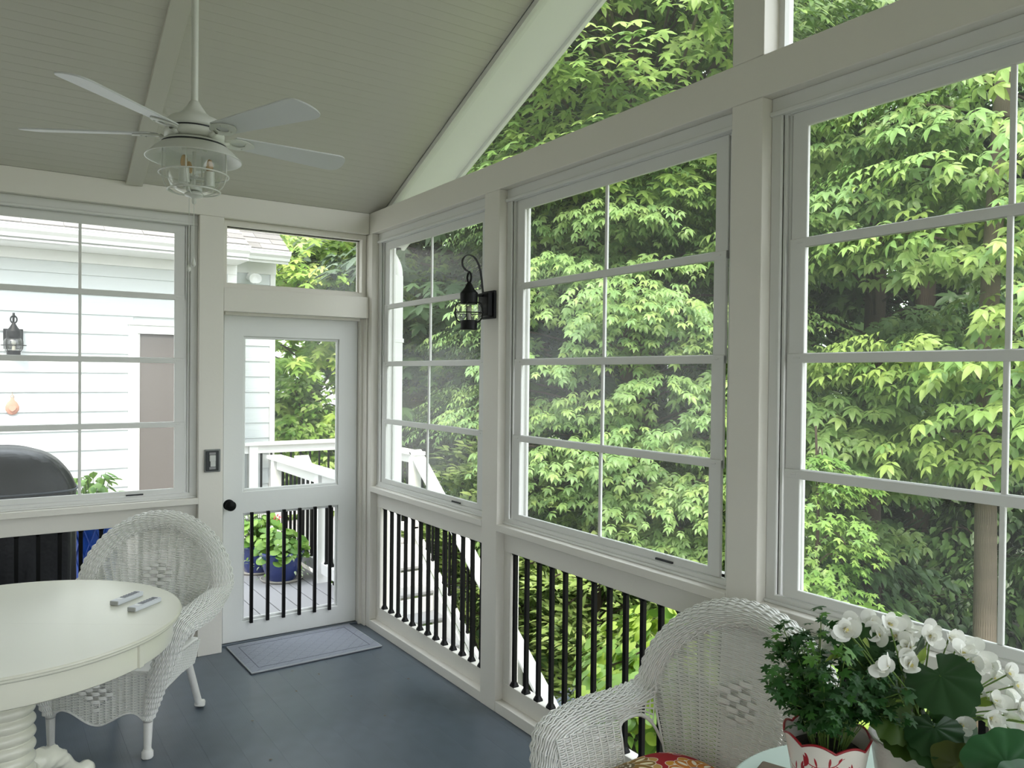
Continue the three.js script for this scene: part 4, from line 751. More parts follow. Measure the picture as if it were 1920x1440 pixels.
railing('sloping white hand rail on the outer side of the deck stairs', V(-2.3, DECK - 0.02, -1.55), V(1.45, DECK - 0.02 - 3.75 * 0.765, -1.55), [1.85, 3.7]);
railing('white sloping hand rail on the porch side of the deck stairs', V(-2.3, DECK - 0.02, -0.36), V(1.45, DECK - 0.02 - 3.75 * 0.765, -0.36), [0.06, 1.85, 3.7]);
{
  const t = thing('deck_stairs', 'white wooden stairs going down from the deck to the yard beside the porch', 'stairs', [-2.4, DECK, -0.95]);
  const tread = bx(0, 0.285, -0.03, 0, -0.58, 0.58, 0.006), riser = bx(0.004, 0.018, -0.195, -0.05, -0.57, 0.57), stepGrey = std(lin(0.36, 0.36, 0.36), 0.7);
  for (let i = 0; i < 15; i++) { const a = part('tread', tread, stepGrey, t); a.position.set(i * 0.252 - 0.02, -0.193 * (i + 1), 0); const r = part('riser', riser, M.outWhite, t); r.position.set(i * 0.252, -0.193 * i, 0); }
  const s = new THREE.Shape([[-0.05, -0.02], [0.1, -0.02], [3.85, -2.9], [3.85, -3.0], [3.6, -3.0], [-0.05, -0.32]].map(([a, b]) => new THREE.Vector2(a, b)));
  for (const z of [-0.615, 0.575]) part('stringer', slab(s, 0.04, 0.003).translate(0, 0, z), M.outWhite, t);
}
{ // downspout at the porch corner
  const t = thing('downspout', 'white downspout with an elbow at the outside corner of the porch', 'downspout', [-0.235, -3.0, -0.31]);
  part('pipe', new RoundedBoxGeometry(0.085, 5.38, 0.075, 2, 0.014).translate(0, 2.69, 0), M.outWhite, t);
  part('elbow', new THREE.TubeGeometry(new THREE.CatmullRomCurve3([V(0, 5.34, 0), V(-0.005, 5.42, 0.0), V(-0.06, 5.52, 0.02), V(-0.14, 5.6, 0.05), V(-0.16, 5.68, 0.06)]), 16, 0.044, 12), M.outWhite, t);
  part('strap', [bx(-0.046, 0.046, 4.9, 4.93, -0.041, 0.041)], M.outWhite, t);
  const g = thing('porch_gutter', 'white eave soffit and gutter above the screen door', 'gutter', [-0.33, 2.545, 0]);
  part('soffit', bx(-0.03, 0.184, 0.062, 0.072, -0.37, 4.2), M.outWhite, g);
  part('fascia', bx(-0.05, -0.03, 0.058, 0.17, -0.37, 4.2), M.outWhite, g);
  part('trough', new THREE.ExtrudeGeometry(new THREE.Shape([[0, 0.06], [-0.03, 0.065], [-0.085, 0.11], [-0.095, 0.18], [-0.11, 0.185], [-0.11, 0.195], [-0.085, 0.195], [-0.075, 0.11], [-0.03, 0.075], [0, 0.07]].map(([a, b]) => new THREE.Vector2(a - 0.051, b + 0.01))), { depth: 4.55, bevelEnabled: false }).translate(0, 0, -0.37), M.outWhite, g);
}

// ───────────────────────── the neighbouring wing of the house ─────────────────────────
const EXPO = 0.178;
function sidingWall(t, { x, z0, z1, y0, y1, skip }) {        // lapped boards on a wall that faces +x
  part('sheathing', plainBox(x - 0.16, x - 0.012, y0 - 0.3, y1, z0, z1), M.siding, t);
  for (let k = 0, y = y0; y < y1; k++, y += EXPO) {
    const runs = skip && y + EXPO > skip[2] && y < skip[3] ? [[z0, skip[0]], [skip[1], z1]] : [[z0, z1]];
    for (const [a, b] of runs) {
      if (b - a < 0.03) continue;
      const s = new THREE.Shape([[-0.012, 0], [0.017, 0], [0.0, EXPO + 0.02], [-0.012, EXPO + 0.02]].map(([p, q]) => new THREE.Vector2(p, q)));
      const o = part('siding_board', boxUV(new THREE.ExtrudeGeometry(s, { depth: b - a, bevelEnabled: false })), M.siding, t); o.position.set(x, y, a);
    }
  }
}
function shingleRoof(t, { x, y, z0, z1, rows, slope, rake = false }) {     // courses climb towards -x
  const a = Math.atan(slope), g = M.shingle, r = new THREE.Group(); r.name = 'roof'; r.position.set(x, y, 0); r.rotation.z = PI - a; r.scale.y = -1; t.add(r);
  part('roof_deck', plainBox(-0.02, 3.4, -0.03, 0, z0, z1), M.outWhite, r);
  seed = 31;
  for (let k = 0; k < rows; k++) for (let z = z0 - (k % 2) * 0.15; z < z1; z += 0.31) {
    const w = 0.306, b = Math.max(z, z0), c = Math.min(z + w, z1); if (c - b < 0.03) continue;
    const s = part('shingle', plainBox(0, 0.20, 0.0, 0.008 + 0.004 * rnd(), b, c), g[Math.floor(rnd() * 3)], r); s.position.x = 0.142 * k - 0.02; s.rotation.z = -0.045; s.position.y = 0.01;
  }
  part('roof_field', plainBox(0.142 * rows, 3.4, 0.0, 0.014, z0, z1), g[1], r);
}
{
  const t = thing('house', 'white lap-sided house wing with gutters and a shingled roof beyond the deck', 'house', [0, 0, 0]);
  // nearer wall with its screened door
  sidingWall(t, { x: -3.3, z0: 0.06, z1: 9, y0: 0.062, y1: 2.75, skip: [0.10, 0.945, -1, 2.02] });
  sidingWall(t, { x: -4.35, z0: -0.655, z1: 0.10, y0: 0.03, y1: 3.0 });
  part('return_wall', plainBox(-4.4, -3.3, -0.3, 2.76, 0.0, 0.06), M.siding, t);
  part('corner_board', [bx(-3.34, -3.27, -0.3, 2.75, 0.0, 0.09), bx(-4.37, -4.315, -0.3, 3.0, -0.70, -0.655), bx(-4.6, -4.33, -0.3, 3.0, -0.72, -0.70)], M.outWhite, t);
  part('frieze', [bx(-3.30, -3.262, 2.66, 2.755, 0.0, 9), bx(-4.36, -4.31, 2.82, 2.95, -0.72, 0.15)], M.outWhite, t);
  const d = part('door_trim', [bx(-3.31, -3.262, -0.05, 2.034, 0.905, 0.985), bx(-3.31, -3.262, -0.05, 2.034, 0.07, 0.15), bx(-3.31, -3.262, 2.035, 2.115, 0.07, 0.985), bx(-3.31, -3.245, 2.115, 2.135, 0.06, 0.995)], M.outWhite, t);
  part('door_leaf', bx(-3.33, -3.285, -0.03, 2.035, 0.15, 0.905), M.doorBrown, d);
  part('door_stop', bx(-3.3, -3.278, -0.03, 2.035, 0.888, 0.905), M.outWhite, d);
  part('soffit', [bx(-3.32, -2.84, 2.755, 2.77, 0.0, 9), bx(-4.36, -3.9, 2.955, 2.97, -0.72, 0.4)], M.outWhite, t);
  const gut = (x, y, z0, z1) => part('gutter', [new THREE.ExtrudeGeometry(new THREE.Shape([[0, 0], [0.045, 0], [0.058, 0.03], [0.095, 0.055], [0.105, 0.085], [0.112, 0.088], [0.112, 0.103], [0.1, 0.103], [0.09, 0.07], [0.05, 0.04], [0.04, 0.012], [0, 0.012]].map(([a, b]) => new THREE.Vector2(a, b))), { depth: z1 - z0, bevelEnabled: false }).translate(x, y, z0), bx(x - 0.02, x, y - 0.03, y + 0.12, z0, z1)], M.outWhite, t);
  gut(-2.88, 2.785, 0.0, 9); gut(-3.93, 2.93, -0.74, 0.45);
  shingleRoof(t, { x: -2.87, y: 2.905, z0: 0.0, z1: 9, rows: 5, slope: 0.55 });
  shingleRoof(t, { x: -3.92, y: 3.05, z0: -0.74, z1: 0.4, rows: 7, slope: 0.62 });
  part('attic_wall', plainBox(-4.36, -3.7, 2.95, 3.3, 0.06, 0.4), M.siding, t);
  part('window_trim', [bx(-4.35, -4.31, 2.2, 2.82, 0.03, 0.09), bx(-4.35, -4.31, 2.74, 2.82, 0.0, 0.4)], M.outWhite, t);
}
{
  const t = thing('flood_light', 'white twin-head flood light under the far eave', 'flood light', [-4.30, 2.78, -0.42], 0);
  part('base', cyl(0.045, 0.045, 0.02, 18).rotateZ(-PI / 2).translate(0, 0, 0), M.outWhite, t);
  for (const s of [-1, 1]) { const h = part('lamp_head', lathe([[0.0001, 0], [0.025, 0.004], [0.03, 0.06], [0.055, 0.12], [0.058, 0.13], [0.05, 0.13], [0.0001, 0.11]], 24), M.outWhite, t); h.position.set(0.07, -0.02, s * 0.05); h.rotation.set(s * 1.0, 0, -1.9); part('arm', rod(V(0.01, 0, 0), V(0.075, -0.02, s * 0.05), 0.008), M.outWhite, t); }
}
{ // wall ornament on the siding
  const t = thing('wall_ornament', 'pale pink pear-shaped plaque hanging on the house siding under the lantern', 'ornament', [-3.285, 1.36, 1.905], PI / 2);
  part('body', lathe([[0.0001, -0.075], [0.03, -0.065], [0.05, -0.035], [0.052, 0], [0.036, 0.035], [0.016, 0.055], [0.012, 0.075], [0.0001, 0.078]], 28).scale(1, 1, 0.35), std(lin(0.50, 0.25, 0.18), 0.6), t);
  part('heart', new THREE.ExtrudeGeometry((() => { const s = new THREE.Shape(); s.moveTo(0, -0.03); s.bezierCurveTo(-0.05, 0.0, -0.03, 0.035, 0, 0.016); s.bezierCurveTo(0.03, 0.035, 0.05, 0.0, 0, -0.03); return s; })(), { depth: 0.006, bevelEnabled: false }).translate(0, -0.015, 0.016), std(lin(0.55, 0.3, 0.22), 0.6), t);
  part('hanger', [new THREE.TorusGeometry(0.012, 0.003, 6, 20).translate(0, 0.088, 0), rod(V(0, 0.098, 0), V(0, 0.125, -0.004), 0.002)], std(lin(0.4, 0.3, 0.22), 0.6), t);
}
{ // covered grill on the deck
  const t = thing('covered_grill', 'barbecue grill under a dark fitted cover outside the left window', 'grill', [-0.55, DECK, 2.22]);
  const NU = 96, NV = 40, p = [], idx = [];
  for (let j = 0; j <= NV; j++) for (let i = 0; i <= NU; i++) {
    const v = j / NV, a = 2 * PI * i / NU, q = (c, e) => Math.sign(c) * Math.abs(c) ** e;
    const lid = clamp01((v - 0.58) / 0.42), y = v < 0.58 ? 1.03 * v / 0.58 : 1.03 + 0.25 * Math.sin(lid * PI / 2);
    const sh = v < 0.58 ? 1 : Math.pow(Math.max(0, 1 - lid * lid), 0.5) * (lid < 0.98 ? 0.86 + 0.14 * (1 - lid) : 1);
    const fold = 0.010 * Math.cos(a * 15 + 2 * Math.sin(5 * a)) * (1 - v) + 0.006 * noise.noise(4 * Math.cos(a), 5 * v, 4 * Math.sin(a));
    const hz = (0.565 + fold) * sh, hx = (0.30 + fold) * (0.35 + 0.65 * sh) * (j === NV ? 0 : 1);
    p.push(hx * q(Math.cos(a), 0.5), y + 0.006 * noise.noise(6 * Math.cos(a), 9 * v, 6), (j === NV ? 0 : hz) * q(Math.sin(a), 0.5));
  }
  for (let j = 0; j < NV; j++) for (let i = 0; i < NU; i++) { const a = j * (NU + 1) + i, b = a + NU + 1; idx.push(a, b, a + 1, b, b + 1, a + 1); }
  const g = new THREE.BufferGeometry(); g.setAttribute('position', new THREE.Float32BufferAttribute(p, 3)); g.setIndex(idx); g.computeVertexNormals();
  part('cover', boxUV(g), M.cover, t);
  const hem = []; for (let i = 0; i < 64; i++) { const a = 2 * PI * i / 64, q = (c) => Math.sign(c) * Math.abs(c) ** 0.5; hem.push(V(0.305 * q(Math.cos(a)), 1.03, 0.57 * q(Math.sin(a)))); }
  part('hem', tube(hem, 0.006, 160, 6, true), std(lin(0.10, 0.11, 0.13), 0.6), t);
}
// ── planters
function planter(name, label, pos, prof, mat, group) { const t = thing(name, label, 'potted plant', pos, 0, group); part('pot', lathe(prof, 56), mat, t); return t; }
function leafy(t, geo, mats, n, place, stemMat) {      // leaves as parts; place(k) gives position, direction, face, size
  const stems = [];
  for (let k = 0; k < n; k++) { const [q, d, u, s, b] = place(k); orient(part('leaf', geo, mats[Math.floor(rnd() * mats.length)], t), q, d, u, s); if (b) stems.push(new THREE.TubeGeometry(new THREE.CatmullRomCurve3([b, b.clone().lerp(q, 0.55).add(V(0, 0.02, 0)), q]), 5, 0.0022, 4)); }
  if (stems.length) part('stems', stems, stemMat || M.stem, t);
}
{
  seed = 41;
  const lm = [leafMat(0.20, 0.36, 0.06), leafMat(0.14, 0.30, 0.05), leafMat(0.26, 0.44, 0.08)];
  const basil = planter('potted_basil', 'basil plant in a tall bright blue glazed pot beside the covered grill', [-1.1, DECK, 1.50], [[0.0001, 0], [0.10, 0], [0.115, 0.02], [0.14, 0.45], [0.155, 0.70], [0.165, 0.72], [0.165, 0.745], [0.145, 0.745], [0.14, 0.69], [0.0001, 0.68]], M.brightBlue);
  const lat = []; for (let k = 0; k < 14; k++) for (const s of [-1, 1]) { const pts = []; for (let j = 0; j <= 10; j++) { const y = 0.30 + 0.38 * j / 10, r = 0.13 + 0.03 * (y - 0.3) / 0.4, a = 2 * PI * k / 14 + s * 0.9 * j / 10; pts.push(V(r * Math.cos(a), y, r * Math.sin(a))); } lat.push(tube(pts, 0.004, 12, 5)); }
  part('lattice_relief', lat, M.brightBlue, basil);
  leafy(basil, L.basil, lm, 110, () => { const a = rr(0, 2 * PI), r = 0.19 * Math.sqrt(rnd()), y = 0.74 + 0.36 * rnd() * (1 - r * 2.2), q = V(r * Math.cos(a), y, r * Math.sin(a)); return [q, V(Math.cos(a) + rr(-0.5, 0.5), rr(-0.5, 0.3), Math.sin(a) + rr(-0.5, 0.5)), V(rr(-0.4, 0.6), 1, rr(-0.4, 0.4)), rr(0.06, 0.10), V(r * 0.3 * Math.cos(a), 0.7, r * 0.3 * Math.sin(a))]; });
  const potP = [[0.0001, 0], [0.105, 0], [0.115, 0.012], [0.15, 0.10], [0.172, 0.19], [0.176, 0.215], [0.185, 0.222], [0.183, 0.245], [0.163, 0.245], [0.155, 0.20], [0.0001, 0.19]];
  for (const [i, x, z, lab] of [[0, -1.99, 0.14, 'cobalt blue pot of trailing greenery, the left one behind the door bars'], [1, -1.61, 0.055, 'cobalt blue pot with heart-leaved vine, the right one behind the door bars']]) {
    const t = planter('potted_greenery', lab, [x, DECK, z], potP, M.cobalt, 'blue pots on the deck');
    part('saucer', lathe([[0.0001, 0], [0.16, 0], [0.175, 0.02], [0.165, 0.022], [0.15, 0.008], [0.0001, 0.008]], 48), std(lin(0.5, 0.47, 0.42), 0.6), t);
    leafy(t, L.heart, lm, i ? 120 : 170, () => { const a = rr(0, 2 * PI), r = (i ? 0.19 : 0.22) * Math.sqrt(rnd()), up = i ? 0.2 : 0.42, y = 0.24 + up * rnd() * (1 - r * 2) - (r > 0.16 ? 0.10 * rnd() : 0), q = V(r * Math.cos(a), y, r * Math.sin(a)); return [q, V(Math.cos(a), -0.5 + rr(-0.3, 0.4), Math.sin(a)), V(Math.cos(a) * 0.4 + 0.4, 1, Math.sin(a) * 0.4 + 0.2), rr(0.03, i ? 0.066 : 0.055), V(0, 0.2, 0)]; });
    leafy(t, L.ellipse, [lm[0], leafMat(0.42, 0.5, 0.32)], 60, () => { const a = rr(0, 2 * PI), r = rr(0.14, 0.27), y = 0.24 - (r - 0.14) * 1.2 + rr(-0.05, 0.1); return [V(r * Math.cos(a), y, r * Math.sin(a)), V(Math.cos(a), rr(-1, 0.3), Math.sin(a)), V(rr(-0.3, 0.5), 1, rr(-0.3, 0.3)), rr(0.025, 0.045)]; });
    if (!i) { const f = thing('geranium_flower_head', 'small red flower head rising from the left blue pot', 'flower', [x + 0.14, DECK + 0.47, z - 0.12]); for (let k = 0; k < 14; k++) { const v = V(rr(-1, 1), rr(-0.6, 1), rr(-1, 1)).normalize(); orient(part('petal', L.ellipse, std(lin(0.5, 0.03, 0.06), 0.6), f), v.clone().multiplyScalar(0.012), v, V(0.2, 1, 0.3), 0.026); } part('stalk', rod(V(-0.04, -0.2, 0.04), V(0, 0, 0), 0.002), M.stem, f); }
  }
}
// ───────────────────────── yard: fence, shed, hydrangea ─────────────────────────
const gy = (x, z) => { const far = Math.max(0, Math.hypot(x, z) - 9); return GROUND + 0.25 * noise.noise(x * 0.15, z * 0.15, 3) * Math.min(1, far) + far * 0.02; };
{
  const t = thing('garden_fence', 'weathered brown board fence down in the yard', 'fence', [-4.2, GROUND, -6.4], 0.25);
  for (let k = 0; k < 34; k++) part('fence_board', bx(0, 0.135, 0.05, 0.95 + 0.03 * Math.sin(k * 7.3), -0.01, 0.01, 0.003), M.fenceWood[k % 3], t).position.x = -2.4 + k * 0.142;
  for (const y of [0.25, 0.75]) part('fence_rail', bx(-2.4, 2.45, y, y + 0.09, -0.05, -0.012), M.fenceWood[0], t);
  const s = thing('garden_shed', 'small grey shed half hidden behind the shrubs in the yard', 'shed', [-5.3, GROUND, -6.6], 0.6);
  part('wall', plainBox(-0.7, 0.7, 0, 1.0, -0.6, 0.6), M.shedGrey, s);
  for (const q of [-1, 1]) { const r = part('roof_slope', bx(-0.8, 0.8, 0, 0.04, 0, 0.85), M.shedGrey, s); r.position.set(0, 1.42, 0); r.rotation.set(q > 0 ? 0.62 : PI - 0.62, 0, 0); if (q < 0) r.scale.y = -1; }
  part('ridge_cap', rod(V(-0.82, 1.44, 0), V(0.82, 1.44, 0), 0.05), M.shedGrey, s);
}
function place300(t, name, geo, mats, list, most = 300) {          // largest 300 in view as parts, the rest as one instanced part
  const vp = new THREE.Matrix4(); camera.aspect = 4 / 3; camera.updateProjectionMatrix(); camera.updateMatrixWorld(true); vp.multiplyMatrices(camera.projectionMatrix, camera.matrixWorldInverse);
  t.updateMatrixWorld(true);
  for (const l of list) { const q = V().setFromMatrixPosition(l.m).applyMatrix4(t.matrixWorld), d = q.distanceTo(camera.position); q.applyMatrix4(vp); l.k = (Math.abs(q.x) < 1 && Math.abs(q.y) < 1 && q.z < 1 ? 0 : 100) + d / l.s; }
  const byNear = list.slice().sort((a, b) => a.k - b.k), near = byNear.slice(0, most), rest = byNear.slice(most);
  for (const l of near) { const o = part(name, geo, mats[l.c], t); o.matrix.copy(l.m); l.m.decompose(o.position, o.quaternion, o.scale); }
  if (rest.length) {
    const im = new THREE.InstancedMesh(geo, mats.base, rest.length); im.name = name.replace(/leaf$/, 'leaves'); im.castShadow = im.receiveShadow = true;
    rest.forEach((l, i) => { im.setMatrixAt(i, l.m); im.setColorAt(i, mats.tints[l.c]); }); t.add(im); tag(im, null, null, null, 'stuff');
  }
}
// leaf material sets: three tints each
const TONES = {
  hickory: [[0.23, 0.36, 0.11], [0.175, 0.30, 0.092], [0.30, 0.42, 0.125]],
  hickoryBright: [[0.25, 0.39, 0.095], [0.19, 0.33, 0.085], [0.33, 0.45, 0.11]],
  mapleGable: [[0.28, 0.42, 0.095], [0.20, 0.34, 0.075], [0.36, 0.49, 0.12]],
  maple: [[0.20, 0.34, 0.075], [0.14, 0.27, 0.055], [0.28, 0.42, 0.10]],
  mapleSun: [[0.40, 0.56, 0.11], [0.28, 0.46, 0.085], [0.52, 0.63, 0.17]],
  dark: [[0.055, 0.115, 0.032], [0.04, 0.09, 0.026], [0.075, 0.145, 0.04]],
  laurel: [[0.26, 0.36, 0.10], [0.19, 0.29, 0.08], [0.34, 0.43, 0.14]],
  heart: [[0.26, 0.44, 0.08], [0.20, 0.37, 0.07], [0.40, 0.55, 0.08]],
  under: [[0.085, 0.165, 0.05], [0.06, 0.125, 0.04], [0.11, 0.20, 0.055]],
  holly: [[0.27, 0.43, 0.09], [0.16, 0.30, 0.06], [0.46, 0.58, 0.22]],
};
const tonesOf = {};
function tones(k, rough = 0.45, trans = 0.38) {
  if (!tonesOf[k]) { const c = TONES[k], a = c.map((q) => leafMat(...q, rough, trans)); a.base = leafMat(1, 1, 1, rough, trans); a.tints = c.map((q) => lin(...q)); tonesOf[k] = a; }
  return tonesOf[k];
}
// a tree: trunk, limbs, and flat tiers of leaves ("sprays") that hang at the limb ends
function makeTree({ label, cat = 'tree', name = 'tree', at: [bx0, bz0], height, r = 0.12, lean = [0, 0], crown, geo, tone, leafSize, leafName = 'leaf', sprays, per, sprayR, flat = 0.35, bark = M.bark, trunk = true, hang = 0.5, sd = 1, base, most = 300 }) {
  seed = sd * 7919 + 13;
  const by = base ?? gy(bx0, bz0) - 0.15, t = thing(name, label, cat, [bx0, by, bz0]);
  const top = V(lean[0], height, lean[1]), tp = (k) => V(lean[0] * k + 0.06 * Math.sin(9 * k + sd), height * k, lean[1] * k + 0.06 * Math.cos(7 * k + sd));
  if (trunk) {
    const pts = [0, 0.2, 0.4, 0.6, 0.8, 1].map(tp), cv = new THREE.CatmullRomCurve3(pts), g = new THREE.TubeGeometry(cv, 26, 1, 12), p = g.attributes.position, c = V();
    for (let j = 0; j <= 26; j++) { cv.getPointAt(j / 26, c); const rad = r * (1.15 - 0.75 * j / 26) * (j === 0 ? 1.4 : 1); for (let i = 0; i <= 12; i++) { const q = j * 13 + i; p.setXYZ(q, c.x + (p.getX(q) - c.x) * rad, c.y + (p.getY(q) - c.y) * rad, c.z + (p.getZ(q) - c.z) * rad); } }
    g.computeVertexNormals(); part('trunk', g, bark, t);
  }
  const limbs = [], list = [], [cx, cy, cz, rx, ry, rz] = crown;
  for (let k = 0; k < sprays; k++) {
    const a = rr(0, 2 * PI), e = rr(-1, 1), q = 0.45 + 0.55 * Math.pow(rnd(), 0.5), ce = Math.sqrt(1 - e * e);
    const c = V(cx + rx * q * ce * Math.cos(a), cy + ry * q * e, cz + rz * q * ce * Math.sin(a));
    const out = V(c.x - cx * 0.5, 0, c.z - cz * 0.5).normalize();
    if (trunk) { const s = tp(clamp01((c.y - 0.25 * c.distanceTo(V(0, c.y, 0))) / height)); if (rnd() < 0.5) limbs.push(new THREE.TubeGeometry(new THREE.QuadraticBezierCurve3(s, s.clone().lerp(c, 0.5).add(V(0, 0.25, 0)), c), 6, 0.004 + r * 0.09, 5)); }
    const R = sprayR * rr(0.7, 1.25), shade = Math.floor(rnd() * 3);
    for (let j = 0; j < per; j++) {
      const b = rr(0, 2 * PI), d = Math.sqrt(rnd()), x = R * d * Math.cos(b), z = R * d * Math.sin(b);
      const m = c.clone().add(V(x, R * (flat * rr(-0.6, 0.6) - 0.32 * d * d), z));
      const dir = V(Math.cos(b) * 0.6 + out.x * 0.6 + rr(-0.35, 0.35), -hang * (0.4 + 0.8 * d) + rr(-0.2, 0.15), Math.sin(b) * 0.6 + out.z * 0.6 + rr(-0.35, 0.35));
      const up = V(out.x * 0.55 + rr(-0.35, 0.35), 1, out.z * 0.55 + rr(-0.35, 0.35)), s = leafSize * rr(0.7, 1.2);
      list.push({ m: orient(null, m, dir, up, s), s, c: rnd() < 0.55 ? shade : Math.floor(rnd() * 3) });
    }
  }
  if (limbs.length) part('limbs', limbs, bark, t);
  place300(t, leafName, geo, tones(tone, tone === 'holly' ? 0.25 : 0.45), list, most);
  return t;
}
const H = { geo: L.hickory, leafSize: 0.175, per: 62, sprayR: 0.56, flat: 0.22, leafName: 'compound_leaf' };
makeTree({ ...H, label: 'hickory with layered leaves filling the middle gable window', at: [-2.9, -5.0], height: 11, r: 0.13, crown: [0.3, 5.0, 0.5, 2.6, 3.4, 2.0], tone: 'hickory', leafSize: 0.15, per: 84, sprays: 250, sd: 2 });
makeTree({ ...H, label: 'hickory in the left half of the right window, its boughs hanging before a dark trunk', at: [-0.9, -7.4], height: 13, r: 0.15, crown: [0.2, 6.2, 1.3, 2.2, 3.2, 1.8], tone: 'hickory', leafSize: 0.22, sprays: 130, sd: 3, bark: M.barkDark });
makeTree({ ...H, label: 'bright hickory at the far right of the right window, above the pale trunks', at: [1.75, -6.6], height: 12, r: 0.10, crown: [-0.05, 6.0, 1.35, 1.5, 1.9, 1.1], tone: 'hickoryBright', leafSize: 0.225, per: 46, sprays: 58, sd: 4, bark: M.bark });
makeTree({ label: 'maple whose upper leaves fill the triangular gable window', at: [-3.6, -5.9], height: 14, r: 0.15, crown: [0.6, 9.0, 1.6, 3.4, 2.9, 2.4], geo: L.maple, tone: 'mapleGable', leafSize: 0.155, per: 60, sprayR: 0.66, sprays: 270, sd: 5, bark: M.barkPale });
makeTree({ label: 'pale-barked maple behind the corner window', at: [-6.6, -5.4], height: 13, r: 0.17, crown: [0.3, 5.6, 0.4, 2.9, 4.4, 2.4], geo: L.maple, tone: 'maple', leafSize: 0.14, per: 60, sprayR: 0.62, sprays: 190, sd: 6, bark: M.barkPale });
makeTree({ label: 'sunlit yellow-green maple behind the screen door and its transom', at: [-9.4, -3.0], height: 11, r: 0.12, crown: [1.3, 5.5, 0.7, 2.8, 3.4, 2.6], geo: L.maple, tone: 'mapleSun', leafSize: 0.16, per: 60, sprayR: 0.62, sprays: 210, sd: 7, bark: M.barkPale });
makeTree({ label: 'clipped evergreen shrub with glossy leaves beyond the far deck rail', cat: 'shrub', name: 'shrub', at: [-6.6, -1.9], height: 3.6, r: 0.05, crown: [0, 3.0, 0, 1.6, 2.0, 1.7], geo: L.ellipse, tone: 'holly', leafSize: 0.13, per: 64, sprayR: 0.42, sprays: 170, sd: 8, hang: 0.1, bark: M.barkDark });
makeTree({ label: 'tall laurel shrub with upright pale leaves beside the stairs', cat: 'shrub', name: 'shrub', at: [-2.9, -3.0], height: 3.8, r: 0.05, crown: [0.0, 2.75, 0, 1.05, 1.5, 0.95], geo: L.laurel, tone: 'laurel', leafSize: 0.14, per: 46, sprayR: 0.34, sprays: 90, sd: 9, hang: -0.5, bark: M.barkDark });
makeTree({ label: 'second laurel shrub, lower, behind the bars of the middle bay', cat: 'shrub', name: 'shrub', at: [-1.5, -3.3], height: 3.0, r: 0.05, crown: [0.0, 2.45, 0, 0.95, 0.95, 0.8], geo: L.laurel, tone: 'laurel', leafSize: 0.135, per: 46, sprayR: 0.34, sprays: 72, sd: 10, hang: -0.4, bark: M.barkDark });
makeTree({ label: 'shrub with big bright heart-shaped leaves under the middle window', cat: 'shrub', name: 'shrub', at: [0.75, -2.35], height: 2.9, r: 0.035, crown: [0.1, 2.72, 0.1, 0.8, 0.62, 0.6], geo: L.heart, tone: 'heart', leafSize: 0.072, per: 36, sprayR: 0.34, sprays: 58, sd: 11, hang: 0.7, bark: M.bark });
makeTree({ label: 'shrub with round yellow-green leaves at the lower left of the right window', cat: 'shrub', name: 'shrub', at: [2.05, -2.15], height: 3.1, r: 0.03, crown: [0.0, 2.95, 0.0, 0.62, 0.62, 0.5], geo: L.heart, tone: 'heart', leafSize: 0.068, per: 34, sprayR: 0.3, sprays: 34, sd: 12, hang: 0.6, bark: M.bark });
makeTree({ label: 'small-leaved maple sapling low in the left of the right window', at: [0.55, -4.1], height: 4.4, r: 0.025, crown: [0, 3.3, 0, 0.48, 1.0, 0.5], geo: L.maple, tone: 'maple', leafSize: 0.068, per: 62, sprayR: 0.27, sprays: 40, sd: 13, bark: M.bark });
makeTree({ label: 'pale-trunked tree in front of the dark woods at the right of the right window', at: [1.35, -5.35], height: 13, r: 0.095, lean: [0.25, 0], crown: [0.4, 10, 0, 1.6, 1.6, 1.4], geo: L.maple, tone: 'maple', leafSize: 0.12, per: 40, sprayR: 0.5, sprays: 20, sd: 14, bark: M.barkPale });
makeTree({ label: 'slim reddish trunk beside the frame at the right edge of the photo', at: [1.95, -5.7], height: 12, r: 0.08, lean: [0.12, 0], crown: [0.3, 9.6, 0, 1.5, 1.6, 1.4], geo: L.maple, tone: 'maple', leafSize: 0.12, per: 40, sprayR: 0.5, sprays: 18, sd: 15, bark: M.bark });
// hydrangea and low planting under the porch windows
{
  seed = 77; const t = thing('hydrangea', 'hydrangea bush with pale blue flower heads below the middle bay', 'shrub', [-1.9, GROUND, -4.0]);
  const list = []; for (let k = 0; k < 420; k++) { const a = rr(0, 2 * PI), e = Math.sqrt(rnd()), q = V(0.95 * e * Math.cos(a), 0.25 + 0.85 * Math.sqrt(1 - e * e) * rr(0.6, 1), 0.8 * e * Math.sin(a)); list.push({ m: orient(null, q, V(Math.cos(a), rr(-0.5, 0.1), Math.sin(a)), V(Math.cos(a) * 0.5, 1, Math.sin(a) * 0.5), rr(0.11, 0.17)), s: 0.14, c: Math.floor(rnd() * 3) }); }
  place300(t, 'leaf', L.ellipse, tones('heart'), list);
  const fm = std(lin(0.62, 0.72, 0.9), 0.7), fw = std(lin(0.8, 0.84, 0.9), 0.7), fl = new THREE.SphereGeometry(0.017, 5, 4);
  for (let k = 0; k < 15; k++) { const a = rr(0, 2 * PI), e = Math.sqrt(rnd()) * 0.9, c = V(0.95 * e * Math.cos(a), 0.35 + 0.85 * Math.sqrt(1 - e * e), 0.8 * e * Math.sin(a)), bits = []; for (let j = 0; j < 60; j++) { const v = V(rr(-1, 1), rr(-0.5, 1), rr(-1, 1)).normalize().multiplyScalar(0.085); bits.push(fl.clone().scale(1.2, 0.7, 1.2).translate(c.x + v.x, c.y + v.y * 0.8, c.z + v.z)); } part('flower_head', bits, k % 2 ? fm : fw, t); }
}
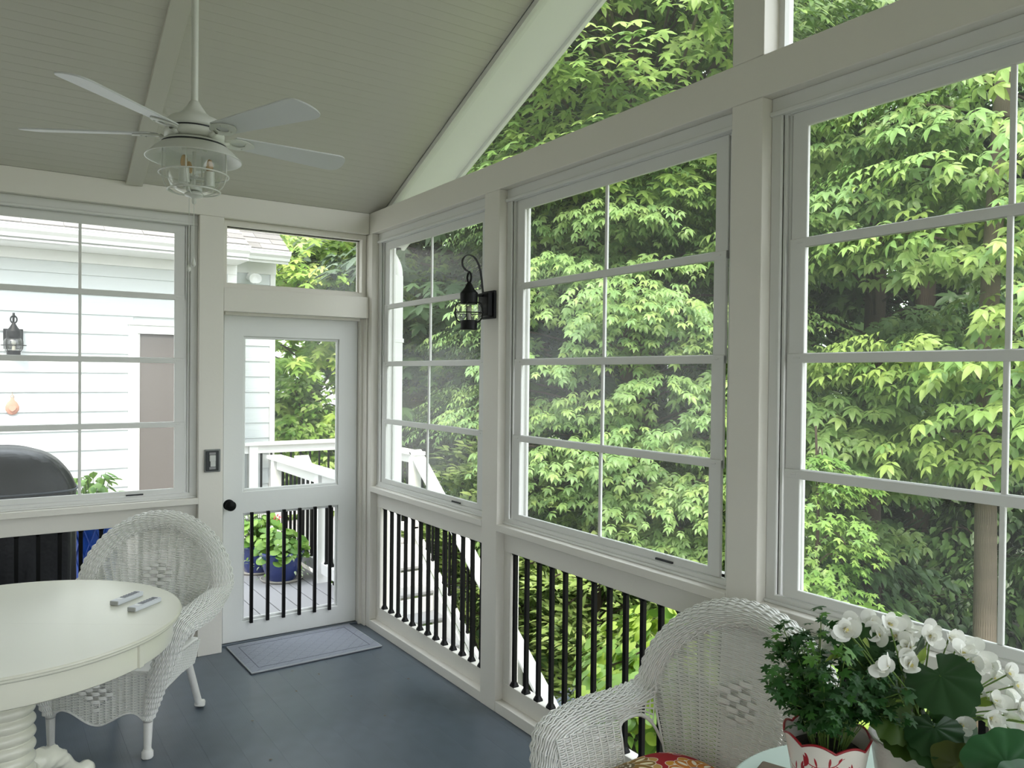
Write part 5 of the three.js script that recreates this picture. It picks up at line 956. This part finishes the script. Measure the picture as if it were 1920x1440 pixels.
makeTree({ label: 'low leafy ground shrub in the yard below the right bays', cat: 'shrub', name: 'shrub', at: [0.5, -5.2], height: 1.6, r: 0.03, crown: [0, 0.9, 0, 1.5, 0.85, 1.0], geo: L.ellipse, tone: 'heart', leafSize: 0.13, per: 40, sprayR: 0.4, sprays: 60, sd: 16, hang: 0.2, bark: M.barkDark });
// deep woods: trunks of their own and a dark mass of leaves behind them
seed = 99;
const WOODS = [];
for (let k = 0; k < 18; k++) {
  const a = -2.70 + 1.15 * (k + 0.5) / 18 + rr(-0.03, 0.03), d = rr(12.5, 22);            // heading from the camera, in radians from +x
  WOODS.push([4.8 + d * Math.cos(a), 2.1 + d * Math.sin(a), rr(0.12, 0.24), k]);
}
const WORDS = ['leftmost', 'second', 'third', 'fourth', 'fifth', 'sixth', 'seventh', 'eighth', 'ninth', 'tenth', 'eleventh', 'twelfth', 'thirteenth', 'fourteenth', 'fifteenth', 'sixteenth', 'seventeenth', 'rightmost'];
WOODS.forEach(([x, z, r, k]) => {
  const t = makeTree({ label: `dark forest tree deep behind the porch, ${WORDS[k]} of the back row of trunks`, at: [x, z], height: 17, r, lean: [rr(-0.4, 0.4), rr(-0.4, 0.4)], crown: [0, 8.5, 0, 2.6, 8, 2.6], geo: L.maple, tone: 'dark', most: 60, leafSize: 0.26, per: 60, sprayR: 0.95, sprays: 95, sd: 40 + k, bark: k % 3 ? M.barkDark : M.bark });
});

// understory: dark shrubs on the forest floor between the trunks
seed = 55;
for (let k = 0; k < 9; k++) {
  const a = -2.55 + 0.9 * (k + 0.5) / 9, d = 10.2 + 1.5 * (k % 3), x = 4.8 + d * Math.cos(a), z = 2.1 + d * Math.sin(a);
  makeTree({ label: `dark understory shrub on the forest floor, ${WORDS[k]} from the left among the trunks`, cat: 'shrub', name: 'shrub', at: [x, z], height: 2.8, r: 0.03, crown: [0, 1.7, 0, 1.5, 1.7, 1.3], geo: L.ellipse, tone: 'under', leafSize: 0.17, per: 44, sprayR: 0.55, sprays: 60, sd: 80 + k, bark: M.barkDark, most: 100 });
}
// crumbs of dry leaf blown onto the floor
for (const [x, z, where] of [[0.515, 0.678, 'closest to the door mat'], [0.628, 0.561, 'second from the door mat'], [0.79, 0.745, 'between mat and armchair'], [1.022, 0.525, 'in the middle of the open floor'],
  [0.958, 0.177, 'nearest the corner balusters'], [1.453, 1.086, 'lowest in the photo'], [1.329, 0.48, 'towards the lantern post'], [1.037, 1.032, 'just right of the armchair']]) {
  const t = thing('leaf_crumb', 'tiny dark leaf crumb on the grey floor, ' + where, 'leaf', [x, 0.0005, z], x * 40, 'dry leaf crumbs on the floor');
  part('crumb', L.ellipse.clone().scale(0.018, 0.006, 0.02).translate(0, 0.0025, 0), M.oldWood, t);
}
scene.traverse((o) => { if (o.isMesh && o.material.transmission > 0.9) o.castShadow = false; });
renderer.render(scene, camera);
